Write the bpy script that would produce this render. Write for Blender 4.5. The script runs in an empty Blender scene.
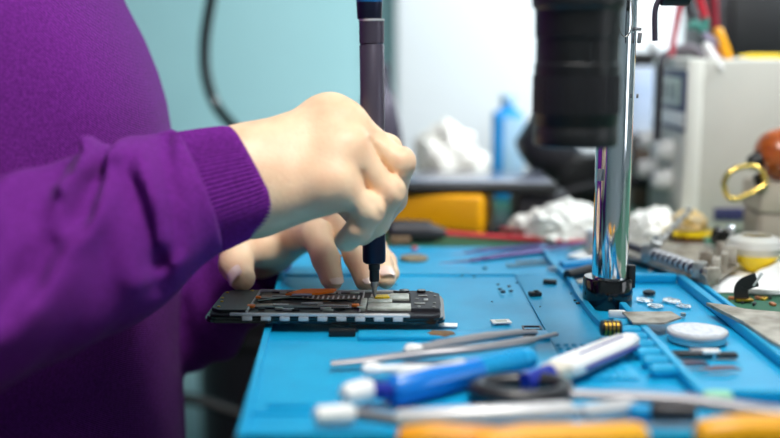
import bpy, bmesh, math, random
import numpy as np
from mathutils import Vector, Matrix, noise
random.seed(7)
C = bpy.context.scene.collection
PI = math.pi
# ------------------------------------------------------------------ camera model
F = 1083.3; CAMZ = 0.175; PITCH = math.radians(9.0)
cp, sp = math.cos(PITCH), math.sin(PITCH)
def ray(px, py):
    u = (px-390)/F; v = -(py-219)/F
    return Vector((u, cp+sp*v, -sp+cp*v))
def P(px, py, Y):
    r = ray(px, py); t = Y/r.y
    return Vector((r.x*t, Y, CAMZ+r.z*t))
def G(px, py, z=0.0):
    r = ray(px, py); t = (z-CAMZ)/r.z
    return Vector((r.x*t, r.y*t, z))
def lin(c):
    c = c/255.0
    return c/12.92 if c <= .04045 else ((c+.055)/1.055)**2.4
def rgb(r, g, b): return (lin(r), lin(g), lin(b), 1)

# ------------------------------------------------------------------ materials
def mat(name, col, rough=.5, metal=0, spec=.5, col2=None, scale=40, bump=0, bscale=None, trans=0, sss=0, coat=0, sheen=0, emit=None, lo=.35, hi=.65, detail=4, stretch=None):
    m = bpy.data.materials.new(name); m.use_nodes = True
    n = m.node_tree.nodes; l = m.node_tree.links; b = n['Principled BSDF']
    b.inputs['Base Color'].default_value = col
    b.inputs['Roughness'].default_value = rough
    b.inputs['Metallic'].default_value = metal
    b.inputs['Specular IOR Level'].default_value = spec
    if trans: b.inputs['Transmission Weight'].default_value = trans
    if coat: b.inputs['Coat Weight'].default_value = coat; b.inputs['Coat Roughness'].default_value = .1
    if sheen: b.inputs['Sheen Weight'].default_value = sheen; b.inputs['Sheen Roughness'].default_value = .4
    if sss:
        b.inputs['Subsurface Weight'].default_value = sss
        b.inputs['Subsurface Radius'].default_value = (.008, .003, .0015)
        b.inputs['Subsurface Scale'].default_value = 1.0
    if emit: b.inputs['Emission Color'].default_value = col; b.inputs['Emission Strength'].default_value = emit
    if col2 or bump:
        tc = n.new('ShaderNodeTexCoord'); src = tc.outputs['Object']
        if stretch:
            mp = n.new('ShaderNodeMapping'); mp.inputs['Scale'].default_value = stretch
            l.new(src, mp.inputs['Vector']); src = mp.outputs['Vector']
    if col2:
        t = n.new('ShaderNodeTexNoise'); t.inputs['Scale'].default_value = scale; t.inputs['Detail'].default_value = detail
        l.new(src, t.inputs['Vector'])
        r = n.new('ShaderNodeValToRGB'); r.color_ramp.elements[0].color = col; r.color_ramp.elements[1].color = col2
        r.color_ramp.elements[0].position = lo; r.color_ramp.elements[1].position = hi
        l.new(t.outputs['Fac'], r.inputs['Fac']); l.new(r.outputs['Color'], b.inputs['Base Color'])
    if bump:
        t = n.new('ShaderNodeTexNoise'); t.inputs['Scale'].default_value = bscale or scale; t.inputs['Detail'].default_value = 3
        l.new(src, t.inputs['Vector'])
        bp = n.new('ShaderNodeBump'); bp.inputs['Strength'].default_value = bump; bp.inputs['Distance'].default_value = .001
        l.new(t.outputs['Fac'], bp.inputs['Height']); l.new(bp.outputs['Normal'], b.inputs['Normal'])
    return m

def knit_mat(name, col, col2, scale=900):
    m = mat(name, col, rough=.85, spec=.15, col2=col2, scale=500, lo=.3, hi=.7, sheen=.04)
    n = m.node_tree.nodes; l = m.node_tree.links; b = n['Principled BSDF']
    tc = n.new('ShaderNodeTexCoord')
    sx = n.new('ShaderNodeSeparateXYZ'); l.new(tc.outputs['Object'], sx.inputs[0])
    def wave(out, k, add=None):
        a = n.new('ShaderNodeMath'); a.operation = 'MULTIPLY'; a.inputs[1].default_value = k; l.new(out, a.inputs[0])
        s = n.new('ShaderNodeMath'); s.operation = 'SINE'; l.new(a.outputs[0], s.inputs[0]); return s.outputs[0]
    w1 = wave(sx.outputs['X'], 4600); w2 = wave(sx.outputs['Z'], 4300)
    mm = n.new('ShaderNodeMath'); mm.operation = 'MULTIPLY'; l.new(w1, mm.inputs[0]); l.new(w2, mm.inputs[1])
    nz = n.new('ShaderNodeTexNoise'); nz.inputs['Scale'].default_value = 260; l.new(tc.outputs['Object'], nz.inputs['Vector'])
    ad = n.new('ShaderNodeMath'); ad.operation = 'ADD'; l.new(mm.outputs[0], ad.inputs[0]); l.new(nz.outputs['Fac'], ad.inputs[1])
    bp = n.new('ShaderNodeBump'); bp.inputs['Strength'].default_value = .35; bp.inputs['Distance'].default_value = .0005
    l.new(ad.outputs[0], bp.inputs['Height']); l.new(bp.outputs['Normal'], b.inputs['Normal'])
    return m

M = {}
M['purple'] = knit_mat('purple_knit', rgb(90, 25, 112), rgb(114, 36, 138))
M['purple_rib'] = mat('purple_rib', rgb(96, 27, 118), .85, spec=.15, col2=rgb(116, 37, 140), scale=400, sheen=.04)
M['skin'] = mat('skin', rgb(236, 204, 170), .48, spec=.4, col2=rgb(226, 180, 146), scale=45, lo=.4, hi=.75, bump=.25, bscale=500, sss=.12)
M['skin2'] = M['skin']
M['nail'] = mat('fingernail', rgb(246, 216, 204), .2, spec=.6, sss=.1)
M['hair'] = mat('dark_hair', rgb(28, 20, 16), .5)
M['denim'] = mat('dark_denim', rgb(18, 20, 28), .9)
M['shoe'] = mat('shoe_leather', rgb(20, 18, 18), .5)
M['mat'] = mat('blue_silicone', rgb(2, 150, 200), .42, spec=.5, col2=rgb(10, 164, 212), scale=22, bump=.15, bscale=900)
M['green'] = mat('green_mat', rgb(40, 96, 74), .6, col2=rgb(52, 110, 84), scale=30)
M['wood'] = mat('bench_top', rgb(60, 62, 60), .6, col2=rgb(48, 50, 48), scale=12)
M['teal'] = mat('teal_paint', rgb(150, 196, 200), .7, col2=rgb(160, 204, 208), scale=2)
M['white_wall'] = mat('white_panel', rgb(236, 242, 244), .6, col2=rgb(240, 245, 247), scale=3)
M['floor'] = mat('grey_floor', rgb(50, 56, 56), .6, col2=rgb(60, 66, 66), scale=6)
M['chrome'] = mat('chrome', rgb(225, 228, 232), .06, 1, bump=.03, bscale=60)
M['steel'] = mat('steel', rgb(178, 178, 176), .38, .6, col2=rgb(128, 126, 120), scale=120, bump=.1)
M['dirty_steel'] = mat('stained_steel', rgb(190, 184, 172), .5, .3, col2=rgb(118, 108, 94), scale=70, bump=.25, lo=.3, hi=.7)
M['light_steel'] = mat('pale_steel', rgb(214, 214, 216), .38, .3)
M['black'] = mat('black_plastic', rgb(16, 16, 19), .42)
M['gloss_black'] = mat('gloss_black', rgb(12, 12, 14), .12, coat=.4)
M['charcoal'] = mat('charcoal', rgb(38, 36, 42), .5)
M['dark_metal'] = mat('dark_anodised', rgb(70, 64, 78), .38, .35)
M['navy'] = mat('navy_anodised', rgb(30, 34, 56), .35, .6)
M['blue_cap'] = mat('blue_cap', rgb(10, 92, 150), .35)
M['white'] = mat('white_plastic', rgb(236, 236, 234), .4)
M['cotton'] = mat('cotton', rgb(246, 246, 246), .9, bump=.4, bscale=300)
M['paper'] = mat('paper', rgb(240, 240, 238), .8, bump=.2, bscale=60)
M['cream'] = mat('cream_paint', rgb(216, 215, 206), .5)
M['cream2'] = mat('cream_side', rgb(198, 197, 188), .5, col2=rgb(206, 204, 194), scale=10)
M['yellow'] = mat('yellow_plastic', rgb(240, 166, 0), .4)
M['yellow2'] = mat('lemon_plastic', rgb(248, 212, 0), .35)
M['orange'] = mat('orange_plastic', rgb(246, 156, 20), .4, col2=rgb(250, 180, 40), scale=30)
M['amber'] = mat('amber_tape', rgb(190, 110, 30), .3, coat=.3)
M['wood_orange'] = mat('varnished_wood', rgb(186, 92, 30), .3, col2=rgb(150, 66, 18), scale=25, coat=.4, stretch=(1, 1, 6))
M['brass'] = mat('brass', rgb(236, 202, 110), .18, 1)
M['gold'] = mat('gold_contact', rgb(220, 170, 60), .3, 1)
M['copper'] = mat('copper_strip', rgb(190, 120, 80), .45, .4)
M['tan'] = mat('tan_flux', rgb(150, 134, 104), .7, col2=rgb(122, 108, 84), scale=200, bump=.3)
M['brown'] = mat('brown_rosin', rgb(128, 98, 66), .7, col2=rgb(92, 72, 48), scale=150, bump=.3)
M['red'] = mat('red_rubber', rgb(196, 30, 48), .45)
M['dark_red'] = mat('dark_red_rubber', rgb(130, 12, 34), .45)
M['pink'] = mat('pink_rubber', rgb(214, 90, 104), .5)
M['violet_steel'] = mat('violet_coated_steel', rgb(68, 60, 108), .35, .5)
M['tip_steel'] = mat('tip_steel', rgb(160, 160, 190), .3, .8)
M['bright_blue'] = mat('bright_blue_plastic', rgb(0, 120, 214), .28, coat=.4)
M['cyan'] = mat('cyan_rubber', rgb(0, 152, 210), .4)
M['deep_blue'] = mat('deep_blue_plastic', rgb(22, 40, 150), .35)
M['bottle_blue'] = mat('bottle_blue', rgb(30, 150, 226), .3)
M['pale_blue'] = mat('pale_blue_label', rgb(170, 208, 236), .6)
M['indigo'] = mat('indigo_panel', rgb(56, 58, 98), .45)
M['lcd'] = mat('lcd_window', rgb(190, 204, 192), .3)
M['lcd_dark'] = mat('lcd_digit', rgb(80, 92, 88), .3)
M['tool_steel'] = mat('handle_grey', rgb(150, 148, 152), .4, .5)
M['orange_flex'] = mat('orange_flex', rgb(255, 128, 14), .45)
M['yellow_tape'] = mat('yellow_tape', rgb(232, 196, 20), .4)
M['shield'] = mat('shield_can', rgb(206, 210, 202), .45, .25, col2=rgb(176, 180, 170), scale=200)
M['graphite'] = mat('graphite_foil', rgb(58, 54, 62), .28, .75, col2=rgb(90, 84, 92), scale=90, stretch=(1, 4, 1))
M['module_black'] = mat('module_black', rgb(26, 26, 30), .5, bump=.2, bscale=600)
M['teal_plastic'] = mat('teal_clip', rgb(60, 134, 122), .4)
M['lilac'] = mat('lilac_wire', rgb(160, 150, 176), .4)
M['mint'] = mat('mint_eraser', rgb(150, 214, 178), .6)
M['poly'] = mat('translucent_poly', rgb(226, 226, 222), .3, trans=.45)
M['beige_box'] = mat('beige_plastic', rgb(170, 158, 144), .4)
M['clear'] = mat('clear_resin', rgb(225, 238, 244), .4, trans=.9)
M['bag'] = mat('white_film', rgb(240, 238, 230), .35, bump=.4, bscale=50)
M['film'] = mat('pale_foil', rgb(214, 206, 190), .35)
M['alu'] = mat('brushed_aluminium', rgb(200, 202, 206), .34, .5)

# ------------------------------------------------------------------ mesh helpers
def bm_new(): return bmesh.new()
def box(bm, c, s, rz=0, bev=0, rx=0, ry=0, seg=2):
    r = bmesh.ops.create_cube(bm, size=1)['verts']
    bmesh.ops.scale(bm, vec=s, verts=r)
    if bev:
        es = list({e for v in r for e in v.link_edges})
        o = bmesh.ops.bevel(bm, geom=es, offset=min(bev, min(s)*.49), segments=seg, profile=.5, affect='EDGES')
        r = list({v for f in o['faces'] for v in f.verts} | {v for v in r if v.is_valid})
    mt = Matrix.Translation(c) @ Matrix.Rotation(rz, 4, 'Z') @ Matrix.Rotation(ry, 4, 'Y') @ Matrix.Rotation(rx, 4, 'X')
    bmesh.ops.transform(bm, matrix=mt, verts=r)
    return bm
def tube(bm, pts, rad, seg=14, flat=1.0, up=Vector((0, 0, 1)), caps=True):
    """sweep a (possibly flattened) circle; flat scales the radius along the 'up' side"""
    pts = [Vector(p) for p in pts]; n = len(pts)
    if not isinstance(rad, (list, tuple)): rad = [rad]*n
    rings = []; side = None
    for i, p in enumerate(pts):
        t = (pts[min(i+1, n-1)]-pts[max(i-1, 0)]).normalized()
        u = up if abs(t.dot(up)) < .95 else Vector((1, 0, 0))
        a = t.cross(u).normalized()
        if side is not None and a.dot(side) < 0: a = -a
        side = a
        b = a.cross(t).normalized()
        rings.append([bm.verts.new(p + a*math.cos(k*2*PI/seg)*rad[i] + b*math.sin(k*2*PI/seg)*rad[i]*flat) for k in range(seg)])
    for i in range(n-1):
        for k in range(seg):
            bm.faces.new((rings[i][k], rings[i][(k+1) % seg], rings[i+1][(k+1) % seg], rings[i+1][k]))
    if caps:
        bm.faces.new(rings[0][::-1]); bm.faces.new(rings[-1])
    return bm
def spline(pts, n=8):
    pts = [Vector(p) for p in pts]; out = []
    for i in range(len(pts)-1):
        p0 = pts[max(i-1, 0)]; p1 = pts[i]; p2 = pts[i+1]; p3 = pts[min(i+2, len(pts)-1)]
        for k in range(n):
            t = k/n
            out.append(.5*((2*p1)+(p2-p0)*t+(2*p0-5*p1+4*p2-p3)*t*t+(3*p1-p0-3*p2+p3)*t**3))
    out.append(pts[-1]); return out
def lathe(bm, base, prof, seg=40, axis=Vector((0, 0, 1)), closed=False):
    """prof: list of (r, h) along axis from base"""
    q = Vector((0, 0, 1)).rotation_difference(Vector(axis).normalized())
    rings = []
    for r, h in prof:
        if r < 1e-6: rings.append([bm.verts.new(Vector(base)+q @ Vector((0, 0, h)))])
        else: rings.append([bm.verts.new(Vector(base)+q @ Vector((r*math.cos(k*2*PI/seg), r*math.sin(k*2*PI/seg), h))) for k in range(seg)])
    pairs = list(zip(rings, rings[1:])) + ([(rings[-1], rings[0])] if closed else [])
    for A, B in pairs:
        for k in range(seg):
            k2 = (k+1) % seg
            if len(A) == 1 and len(B) == 1: continue
            if len(A) == 1: bm.faces.new((A[0], B[k], B[k2])) if False else bm.faces.new((A[0], B[k2], B[k]))
            elif len(B) == 1: bm.faces.new((A[k], A[k2], B[0]))
            else: bm.faces.new((A[k], A[k2], B[k2], B[k]))
    if not closed:
        if len(rings[0]) > 1: bm.faces.new(rings[0][::-1])
        if len(rings[-1]) > 1: bm.faces.new(rings[-1])
    return bm
def prism(bm, pts, h, bev=0):
    """pts: bottom outline (3D), extruded up by h"""
    vs = [bm.verts.new(Vector(p)) for p in pts]; f = bm.faces.new(vs)
    r = bmesh.ops.extrude_face_region(bm, geom=[f])
    nv = [v for v in r['geom'] if isinstance(v, bmesh.types.BMVert)]
    bmesh.ops.translate(bm, vec=(0, 0, h), verts=nv)
    bmesh.ops.recalc_face_normals(bm, faces=bm.faces[:])
    return bm
def sheet(bm, corners, nx, ny, amp, sc, th=.0004, seed=0, lift=None):
    """crumpled sheet over 4 corners with real thickness"""
    a, b, c, d = [Vector(q) for q in corners]
    def grid(off):
        g = []
        for j in range(ny+1):
            row = []
            for i in range(nx+1):
                u, v = i/nx, j/ny
                p = a.lerp(b, u).lerp(d.lerp(c, u), v)
                q = Vector((p.x*sc+seed, p.y*sc, seed*.37))
                z = abs(noise.noise(q))*amp + abs(noise.noise(q*2.3))*amp*.5
                if lift: z += lift(u, v)
                row.append(bm.verts.new(p+Vector((0, 0, z+off))))
            g.append(row)
        return g
    g1 = grid(th); g0 = grid(0)
    for j in range(ny):
        for i in range(nx):
            bm.faces.new((g1[j][i], g1[j][i+1], g1[j+1][i+1], g1[j+1][i]))
            bm.faces.new((g0[j][i], g0[j+1][i], g0[j+1][i+1], g0[j][i+1]))
    for i in range(nx):
        bm.faces.new((g0[0][i], g0[0][i+1], g1[0][i+1], g1[0][i])); bm.faces.new((g1[ny][i], g1[ny][i+1], g0[ny][i+1], g0[ny][i]))
    for j in range(ny):
        bm.faces.new((g1[j][0], g1[j+1][0], g0[j+1][0], g0[j][0])); bm.faces.new((g0[j][nx], g0[j+1][nx], g1[j+1][nx], g1[j][nx]))
    return bm

def link(name, me, m, parent=None, smooth=True):
    o = bpy.data.objects.new(name, me); C.objects.link(o)
    if m: me.materials.append(m)
    if smooth:
        me.polygons.foreach_set('use_smooth', [True]*len(me.polygons))
        try: me.set_sharp_from_angle(angle=math.radians(38))
        except Exception: pass
    if parent:
        me.transform(parent_world(parent).inverted()); o.parent = parent
    return o
WORLD = {}
def parent_world(o):
    return WORLD.get(o.name, Matrix.Identity(4))
def part(name, bm, m, parent, smooth=True, label=None):
    """mesh given in world coordinates becomes a child of parent"""
    me = bpy.data.meshes.new(name); bmesh.ops.recalc_face_normals(bm, faces=bm.faces[:]); bm.to_mesh(me); bm.free()
    o = link(name, me, M[m] if isinstance(m, str) else m, parent, smooth)
    WORLD[o.name] = parent_world(parent)
    if label: o['label'] = label
    return o
def thing(name, loc, label, cat, group=None, rz=0):
    o = bpy.data.objects.new(name, None); o.empty_display_size = .01; C.objects.link(o)
    o.location = loc; o.rotation_euler = (0, 0, rz)
    WORLD[o.name] = Matrix.Translation(loc) @ Matrix.Rotation(rz, 4, 'Z')
    o['label'] = label; o['category'] = cat
    if group: o['group'] = group
    return o
def single(name, bm, m, label, cat, group=None, smooth=True, kind=None):
    """a thing that is one mesh; origin at its base centre"""
    me = bpy.data.meshes.new(name); bmesh.ops.recalc_face_normals(bm, faces=bm.faces[:]); bm.to_mesh(me); bm.free()
    co = np.empty(len(me.vertices)*3); me.vertices.foreach_get('co', co); co = co.reshape(-1, 3)
    c = Vector(((co[:, 0].min()+co[:, 0].max())/2, (co[:, 1].min()+co[:, 1].max())/2, co[:, 2].min()))
    me.transform(Matrix.Translation(-c)); o = link(name, me, M[m] if isinstance(m, str) else m, None, smooth); o.location = c
    WORLD[o.name] = Matrix.Translation(c)
    if label: o['label'] = label; o['category'] = cat
    if group: o['group'] = group
    if kind: o['kind'] = kind
    return o
def struct(name, bm, m):
    o = single(name, bm, m, None, None, smooth=False); o['kind'] = 'structure'; return o

# ------------------------------------------------------------------ signed distance meshing (for body and cloth)
def surface_nets(f, lo, hi, h):
    lo = np.array(lo, float); hi = np.array(hi, float)
    n = np.ceil((hi-lo)/h).astype(int)+1
    xs = [lo[i]+np.arange(n[i])*h for i in range(3)]
    X, Y, Z = np.meshgrid(*xs, indexing='ij')
    V = f(X, Y, Z).astype(np.float64); V[V == 0] = 1e-9
    ins = V < 0
    nc = n-1
    acc = np.zeros(tuple(nc)+(3,)); cnt = np.zeros(tuple(nc))
    for ax in range(3):
        o1, o2 = [a for a in range(3) if a != ax]
        s0 = [slice(None)]*3; s1 = [slice(None)]*3; s0[ax] = slice(0, -1); s1[ax] = slice(1, None)
        a = V[tuple(s0)]; b = V[tuple(s1)]; cr = (a < 0) != (b < 0)
        t = np.where(cr, a/np.where(cr, a-b, 1), 0)
        for d1 in (0, 1):
            for d2 in (0, 1):
                sl = [slice(None)]*3
                sl[o1] = slice(d1, d1+nc[o1]); sl[o2] = slice(d2, d2+nc[o2])
                c = cr[tuple(sl)]; tt = t[tuple(sl)]
                acc[..., ax] += np.where(c, tt, 0); acc[..., o1] += np.where(c, d1, 0); acc[..., o2] += np.where(c, d2, 0)
                cnt += c
    act = cnt > 0
    idx = -np.ones(tuple(nc), int); idx[act] = np.arange(act.sum())
    pos = acc[act]/cnt[act][:, None] + np.argwhere(act)
    pos = lo + pos*h
    faces = []
    for ax in range(3):
        o1, o2 = [(1, 2), (2, 0), (0, 1)][ax]
        s0 = [slice(1, -1)]*3; s1 = [slice(1, -1)]*3; s0[ax] = slice(0, -1); s1[ax] = slice(1, None)
        a = ins[tuple(s0)]; b = ins[tuple(s1)]
        for flag, pick in ((a & ~b, True), (~a & b, False)):
            w = np.argwhere(flag)
            if len(w) == 0: continue
            w = w.copy(); w[:, o1] += 1; w[:, o2] += 1
            def cell(d1, d2):
                q = w.copy(); q[:, o1] -= d1; q[:, o2] -= d2
                return idx[q[:, 0], q[:, 1], q[:, 2]]
            q = [cell(1, 1), cell(0, 1), cell(0, 0), cell(1, 0)]
            if not pick: q = q[::-1]
            faces.append(np.stack(q, 1))
    return pos, np.concatenate(faces)
def cone(X, Y, Z, a, b, r1, r2):
    a = np.array(a, float); b = np.array(b, float); d = b-a; L = max((d*d).sum(), 1e-12)
    h = np.clip(((X-a[0])*d[0]+(Y-a[1])*d[1]+(Z-a[2])*d[2])/L, 0, 1)
    return np.sqrt((X-a[0]-h*d[0])**2+(Y-a[1]-h*d[1])**2+(Z-a[2]-h*d[2])**2) - (r1+(r2-r1)*h)
def ell(X, Y, Z, c, r):
    q = np.sqrt(((X-c[0])/r[0])**2+((Y-c[1])/r[1])**2+((Z-c[2])/r[2])**2)
    return (q-1)*min(r)
def smin(a, b, k):
    h = np.clip(.5+.5*(b-a)/k, 0, 1)
    return b*(1-h)+a*h-k*h*(1-h)
def mesh_from(name, parts_pf):
    vs = []; fs = []; o = 0
    for p, f in parts_pf:
        vs.append(p); fs.append(f+o); o += len(p)
    v = np.concatenate(vs); f = np.concatenate(fs)
    me = bpy.data.meshes.new(name); me.from_pydata(v.tolist(), [], f.tolist()); me.update()
    return me
def relax(p, f, it=2, k=.5):
    for _ in range(it):
        s = np.zeros_like(p); c = np.zeros(len(p))
        for i in range(4):
            j = (i+1) % 4
            np.add.at(s, f[:, i], p[f[:, j]]); np.add.at(s, f[:, j], p[f[:, i]])
            np.add.at(c, f[:, i], 1); np.add.at(c, f[:, j], 1)
        p = p*(1-k)+k*s/np.maximum(c, 1)[:, None]
    return p

# ------------------------------------------------------------------ THE SETTING
ZF = -1.0          # floor height; z=0 is the top of the blue mat
bm = bm_new(); box(bm, (.3, .6, ZF-.05), (5.2, 4.4, .1)); struct('floor', bm, 'floor')
bm = bm_new(); box(bm, (.3, 1.85, .3), (5.2, .1, 2.6)); struct('wall_back', bm, 'teal')
bm = bm_new(); box(bm, (-2.3, .2, .3), (.1, 3.4, 2.6)); struct('wall_left', bm, 'teal')
bm = bm_new(); box(bm, (2.6, .2, .3), (.1, 3.4, 2.6)); struct('wall_right', bm, 'white_wall')
bm = bm_new(); box(bm, (.3, .6, 1.65), (5.2, 4.4, .1)); struct('ceiling', bm, 'white_wall')
bm = bm_new(); box(bm, (.3, -1.55, .3), (5.2, .1, 2.6)); struct('wall_front', bm, 'white_wall')
bm = bm_new(); box(bm, (.3, 1.79, ZF+.05), (5.2, .02, .1), bev=.004); struct('baseboard_back', bm, 'white_wall')

# ------------------------------------------------------------------ bench, green mat, blue mat
MX0, MX1, MY0, MY1 = -.079, .232, .470, .945
t = thing('workbench', (.56, .9, ZF), 'dark workbench carrying the green mat and all the repair clutter', 'workbench')
bm = bm_new(); box(bm, (.56, .97, -.0265), (1.27, 1.25, .041), bev=.004); part('tabletop', bm, 'wood', t)
for sx in (0, 1):
    for sy in (0, 1):
        bm = bm_new(); box(bm, (-.03+sx*1.18, .40+sy*1.13, (ZF-.047)/2), (.05, .05, -ZF-.047), bev=.004); part('leg', bm, 'charcoal', t)
bm = bm_new(); box(bm, (.57, .965, -.0045), (1.22, 1.2, .003), bev=.001)
single('green_bench_mat', bm, 'green', 'green bench mat spread over the workbench, under the blue mat', 'bench mat')

t = thing('blue_repair_mat', ((MX0+MX1)/2, (MY0+MY1)/2, -.003), 'bright blue silicone repair mat with trays, grooves and ribs, under the phone', 'repair mat')
bm = bm_new()
def lx(y): return -.0700-(y-.48)*.0475       # the left border runs slightly outwards
prism(bm, [(lx(MY0), MY0, -.003), (MX1, MY0, -.003), (MX1, MY1, -.003), (lx(MY1), MY1, -.003)], .0016)
# raised plates round the sunken work area
def slab(x0, x1, y0, y1, z0, z1, bev=.0006): box(bm, ((x0+x1)/2, (y0+y1)/2, (z0+z1)/2), (x1-x0, y1-y0, z1-z0), bev=bev)
prism(bm, [(lx(.829), .829, -.0016), (.134, .829, -.0016), (.134, MY1, -.0016), (lx(MY1), MY1, -.0016)], .0016)
slab(.0975, .134, .56, .8285, -.0016, 0)
slab(-.0195, .0972, .636, .652, -.0016, .0024, .0009)
prism(bm, [(lx(.505)+.004, .505, -.0016), (.0972, .505, -.0016), (.0972, .6355, -.0016), (lx(.6355)+.004, .6355, -.0016)], .0013)
part('mat_sheet', bm, 'mat', t)
bm = bm_new()
prism(bm, [(lx(MY0), MY0, -.0016), (lx(MY0)+.004, MY0, -.0016), (lx(.94)+.004, .94, -.0016), (lx(.94), .94, -.0016)], .0030)
slab(lx(MY0)+.0042, .232, MY0, MY0+.006, -.0016, .0018, .0009)
slab(lx(.5)+.010, -.03, .512, .517, -.0016, .0016, .0008)
part('rim', bm, 'mat', t)
bm = bm_new()
# wavy partition
def wallpath(pts, w, h, n=6):
    sp_ = spline(pts, n)
    for a, b in zip(sp_, sp_[1:]):
        d = b-a; ang = math.atan2(d.y, d.x); c = (a+b)/2
        box(bm, (c.x, c.y, h/2-.001), (d.length+.0012, w, h+.002), rz=ang)
wallpath([G(543, 250), G(553, 266), G(571, 284), G(578, 297), G(589, 312), G(601, 326), G(622, 343)], .0042, .004)
part('wavy_partition', bm, 'mat', t)
bm = bm_new()
slab(.154, .159, .52, .7115, -.001, .006, .0012); slab(.154, .159, .7485, .80, -.001, .006, .0012); slab(.2165, .2225, .52, .80, -.001, .006, .0012)
slab(.159, .2165, .52, .526, -.001, .006, .0012); slab(.159, .2165, .80, .806, -.001, .006, .0012)
slab(.228, .232, .52, .93, -.001, .004, .001)
part('tray_wall', bm, 'mat', t)
bm = bm_new()
for k in range(7):
    y = .566+k*.0165
    tube(bm, [(.1405, y, .0008), (.1415, y, .0018), (.1520, y, .0018), (.1539, y, .0012)], [.0022, .0042, .0042, .0036], 14)
for i in range(7):
    for k in range(8):
        lathe(bm, (.100+i*.0048, .565+k*.0085, -.0006), [(.0016, 0), (.0015, .0012), (.0008, .0018), (0, .0019)], 8)
part('ribs', bm, 'mat', t)
bm = bm_new()
for k in range(44):
    box(bm, (lx(MY1)+.006+k*.0049, MY1+.0015, -.0012), (.0024, .004, .0024), bev=.0005)
part('edge_teeth', bm, 'mat', t)

# ------------------------------------------------------------------ PHONE
PC = Vector((-.0405, .6935, 0)); ZB, ZT = .0045, .0120
RZ = math.radians(-1.6)
t = thing('opened_smartphone', (PC.x, PC.y, ZB), 'opened black smartphone with its back off and inside exposed, held under the screwdriver', 'smartphone', rz=RZ)
LM = WORLD[t.name]
def L(x, y, z): return Vector((x, y, z))
def lpart(name, bm_, m, parent=None, label=None):
    bm_.transform(LM @ Matrix.Translation((0, 0, -ZB)))
    return part(name, bm_, m, parent or t, label=label)
def rrect(w, d, r, z, n=8):
    out = []
    for cx, cy, a0 in ((w/2-r, d/2-r, 0), (-w/2+r, d/2-r, PI/2), (-w/2+r, -d/2+r, PI), (w/2-r, -d/2+r, 3*PI/2)):
        for k in range(n+1):
            a = a0+k*PI/2/n; out.append((cx+r*math.cos(a), cy+r*math.sin(a), z))
    return out
PW, PD = .152, .071
bm = bm_new(); prism(bm, rrect(PW, PD, .010, ZB), .0018); prism(bm, rrect(PW-.002, PD-.002, .0095, ZB+.0018), .0016)
lpart('frame', bm, 'gloss_black')
bm = bm_new(); prism(bm, rrect(PW-.006, PD-.006, .008, ZB+.0034), .0012); chassis = lpart('chassis', bm, 'charcoal')
# silver side strip, with dark notches between
bm = bm_new()
for k in range(9):
    x = -.048+k*.0118
    box(bm, (x, -PD/2+.0006, ZB+.0028), (.0062, .0012, .0030), bev=.0003)
box(bm, (-.003, -PD/2+.0022, ZB+.0052), (.112, .0022, .0018), bev=.0004)
box(bm, (.040, -PD/2+.0010, ZB+.0050), (.028, .0016, .0016), bev=.0003)
lpart('side_strip', bm, 'light_steel')
bm = bm_new()
box(bm, (0, PD/2-.0022, ZB+.0050), (.100, .0012, .0022), bev=.0003)
box(bm, (-.0495, 0, ZB+.0052), (.0010, PD-.012, .0026), bev=.0003)
box(bm, (.022, .004, ZB+.0050), (.001, PD-.016, .0022), bev=.0003)
lpart('inner_rail', bm, 'light_steel')
bm = bm_new(); prism(bm, [(-.0495, -.028, ZB+.0046), (-.0495, .029, ZB+.0046), (-.066, .029, ZB+.0046), (-.0725, .023, ZB+.0046), (-.0725, -.022, ZB+.0046), (-.067, -.028, ZB+.0046)], .0022)
mod = lpart('speaker_module', bm, 'module_black')
bm = bm_new()
for (x, y) in ((-.070, .020), (-.0705, .004), (-.069, -.006), (-.0685, -.020), (-.054, .026)):
    lathe(bm, (x, y, ZB+.0067), [(.0011, 0), (.0011, .0005), (.0006, .0007), (0, .0007)], 10)
lpart('screw', bm, 'gold', mod)
bm = bm_new(); box(bm, (-.0145, .016, ZB+.0051), (.064, .015, .0012), bev=.0004); box(bm, (-.0145, -.007, ZB+.0051), (.064, .018, .0012), bev=.0004)
bay = lpart('battery_bay', bm, 'graphite')
bm = bm_new()
for k in range(12): box(bm, (-.018+k*.0034, .012, ZB+.0059), (.0012, .010, .0004))
box(bm, (-.033, .0145, ZB+.0061), (.012, .0008, .0006)); box(bm, (-.03, -.010, ZB+.0061), (.010, .003, .0006)); box(bm, (-.010, -.006, ZB+.0061), (.014, .0030, .0006)); box(bm, (.004, -.0115, ZB+.0061), (.02, .0012, .0006))
lpart('trace', bm, 'light_steel', bay)
bm = bm_new(); prism(bm, [(-.030, .0145, ZB+.0062), (-.020, .0300, ZB+.0062), (.003, .0310, ZB+.0062), (.0015, .024, ZB+.0062), (-.008, .0175, ZB+.0062)], .0014)
lpart('orange_flex', bm, 'orange_flex')
bm = bm_new(); box(bm, (-.019, .0140, ZB+.0070), (.013, .0042, .0010), bev=.0002); lpart('flex_connector', bm, 'lilac')
for (x, y, s) in ((-.0475, .0095, .0035), (-.0485, -.015, .005), (.0185, -.0115, .005)):
    bm = bm_new(); box(bm, (x, y, ZB+.0062), (s, s, .0016), bev=.0006); lpart('contact_tab', bm, 'orange_flex')
rnd = random.Random(3)
for k in range(16):
    bm = bm_new(); box(bm, (rnd.uniform(-.045, .018), rnd.choice([-.022, -.0185, .003, .0255])+rnd.uniform(-.001, .001), ZB+.0056), (rnd.uniform(.002, .007), rnd.uniform(.001, .003), .0014), bev=.0003)
    lpart('component', bm, ('shield', 'charcoal', 'light_steel', 'module_black')[k % 4], chassis)
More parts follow.
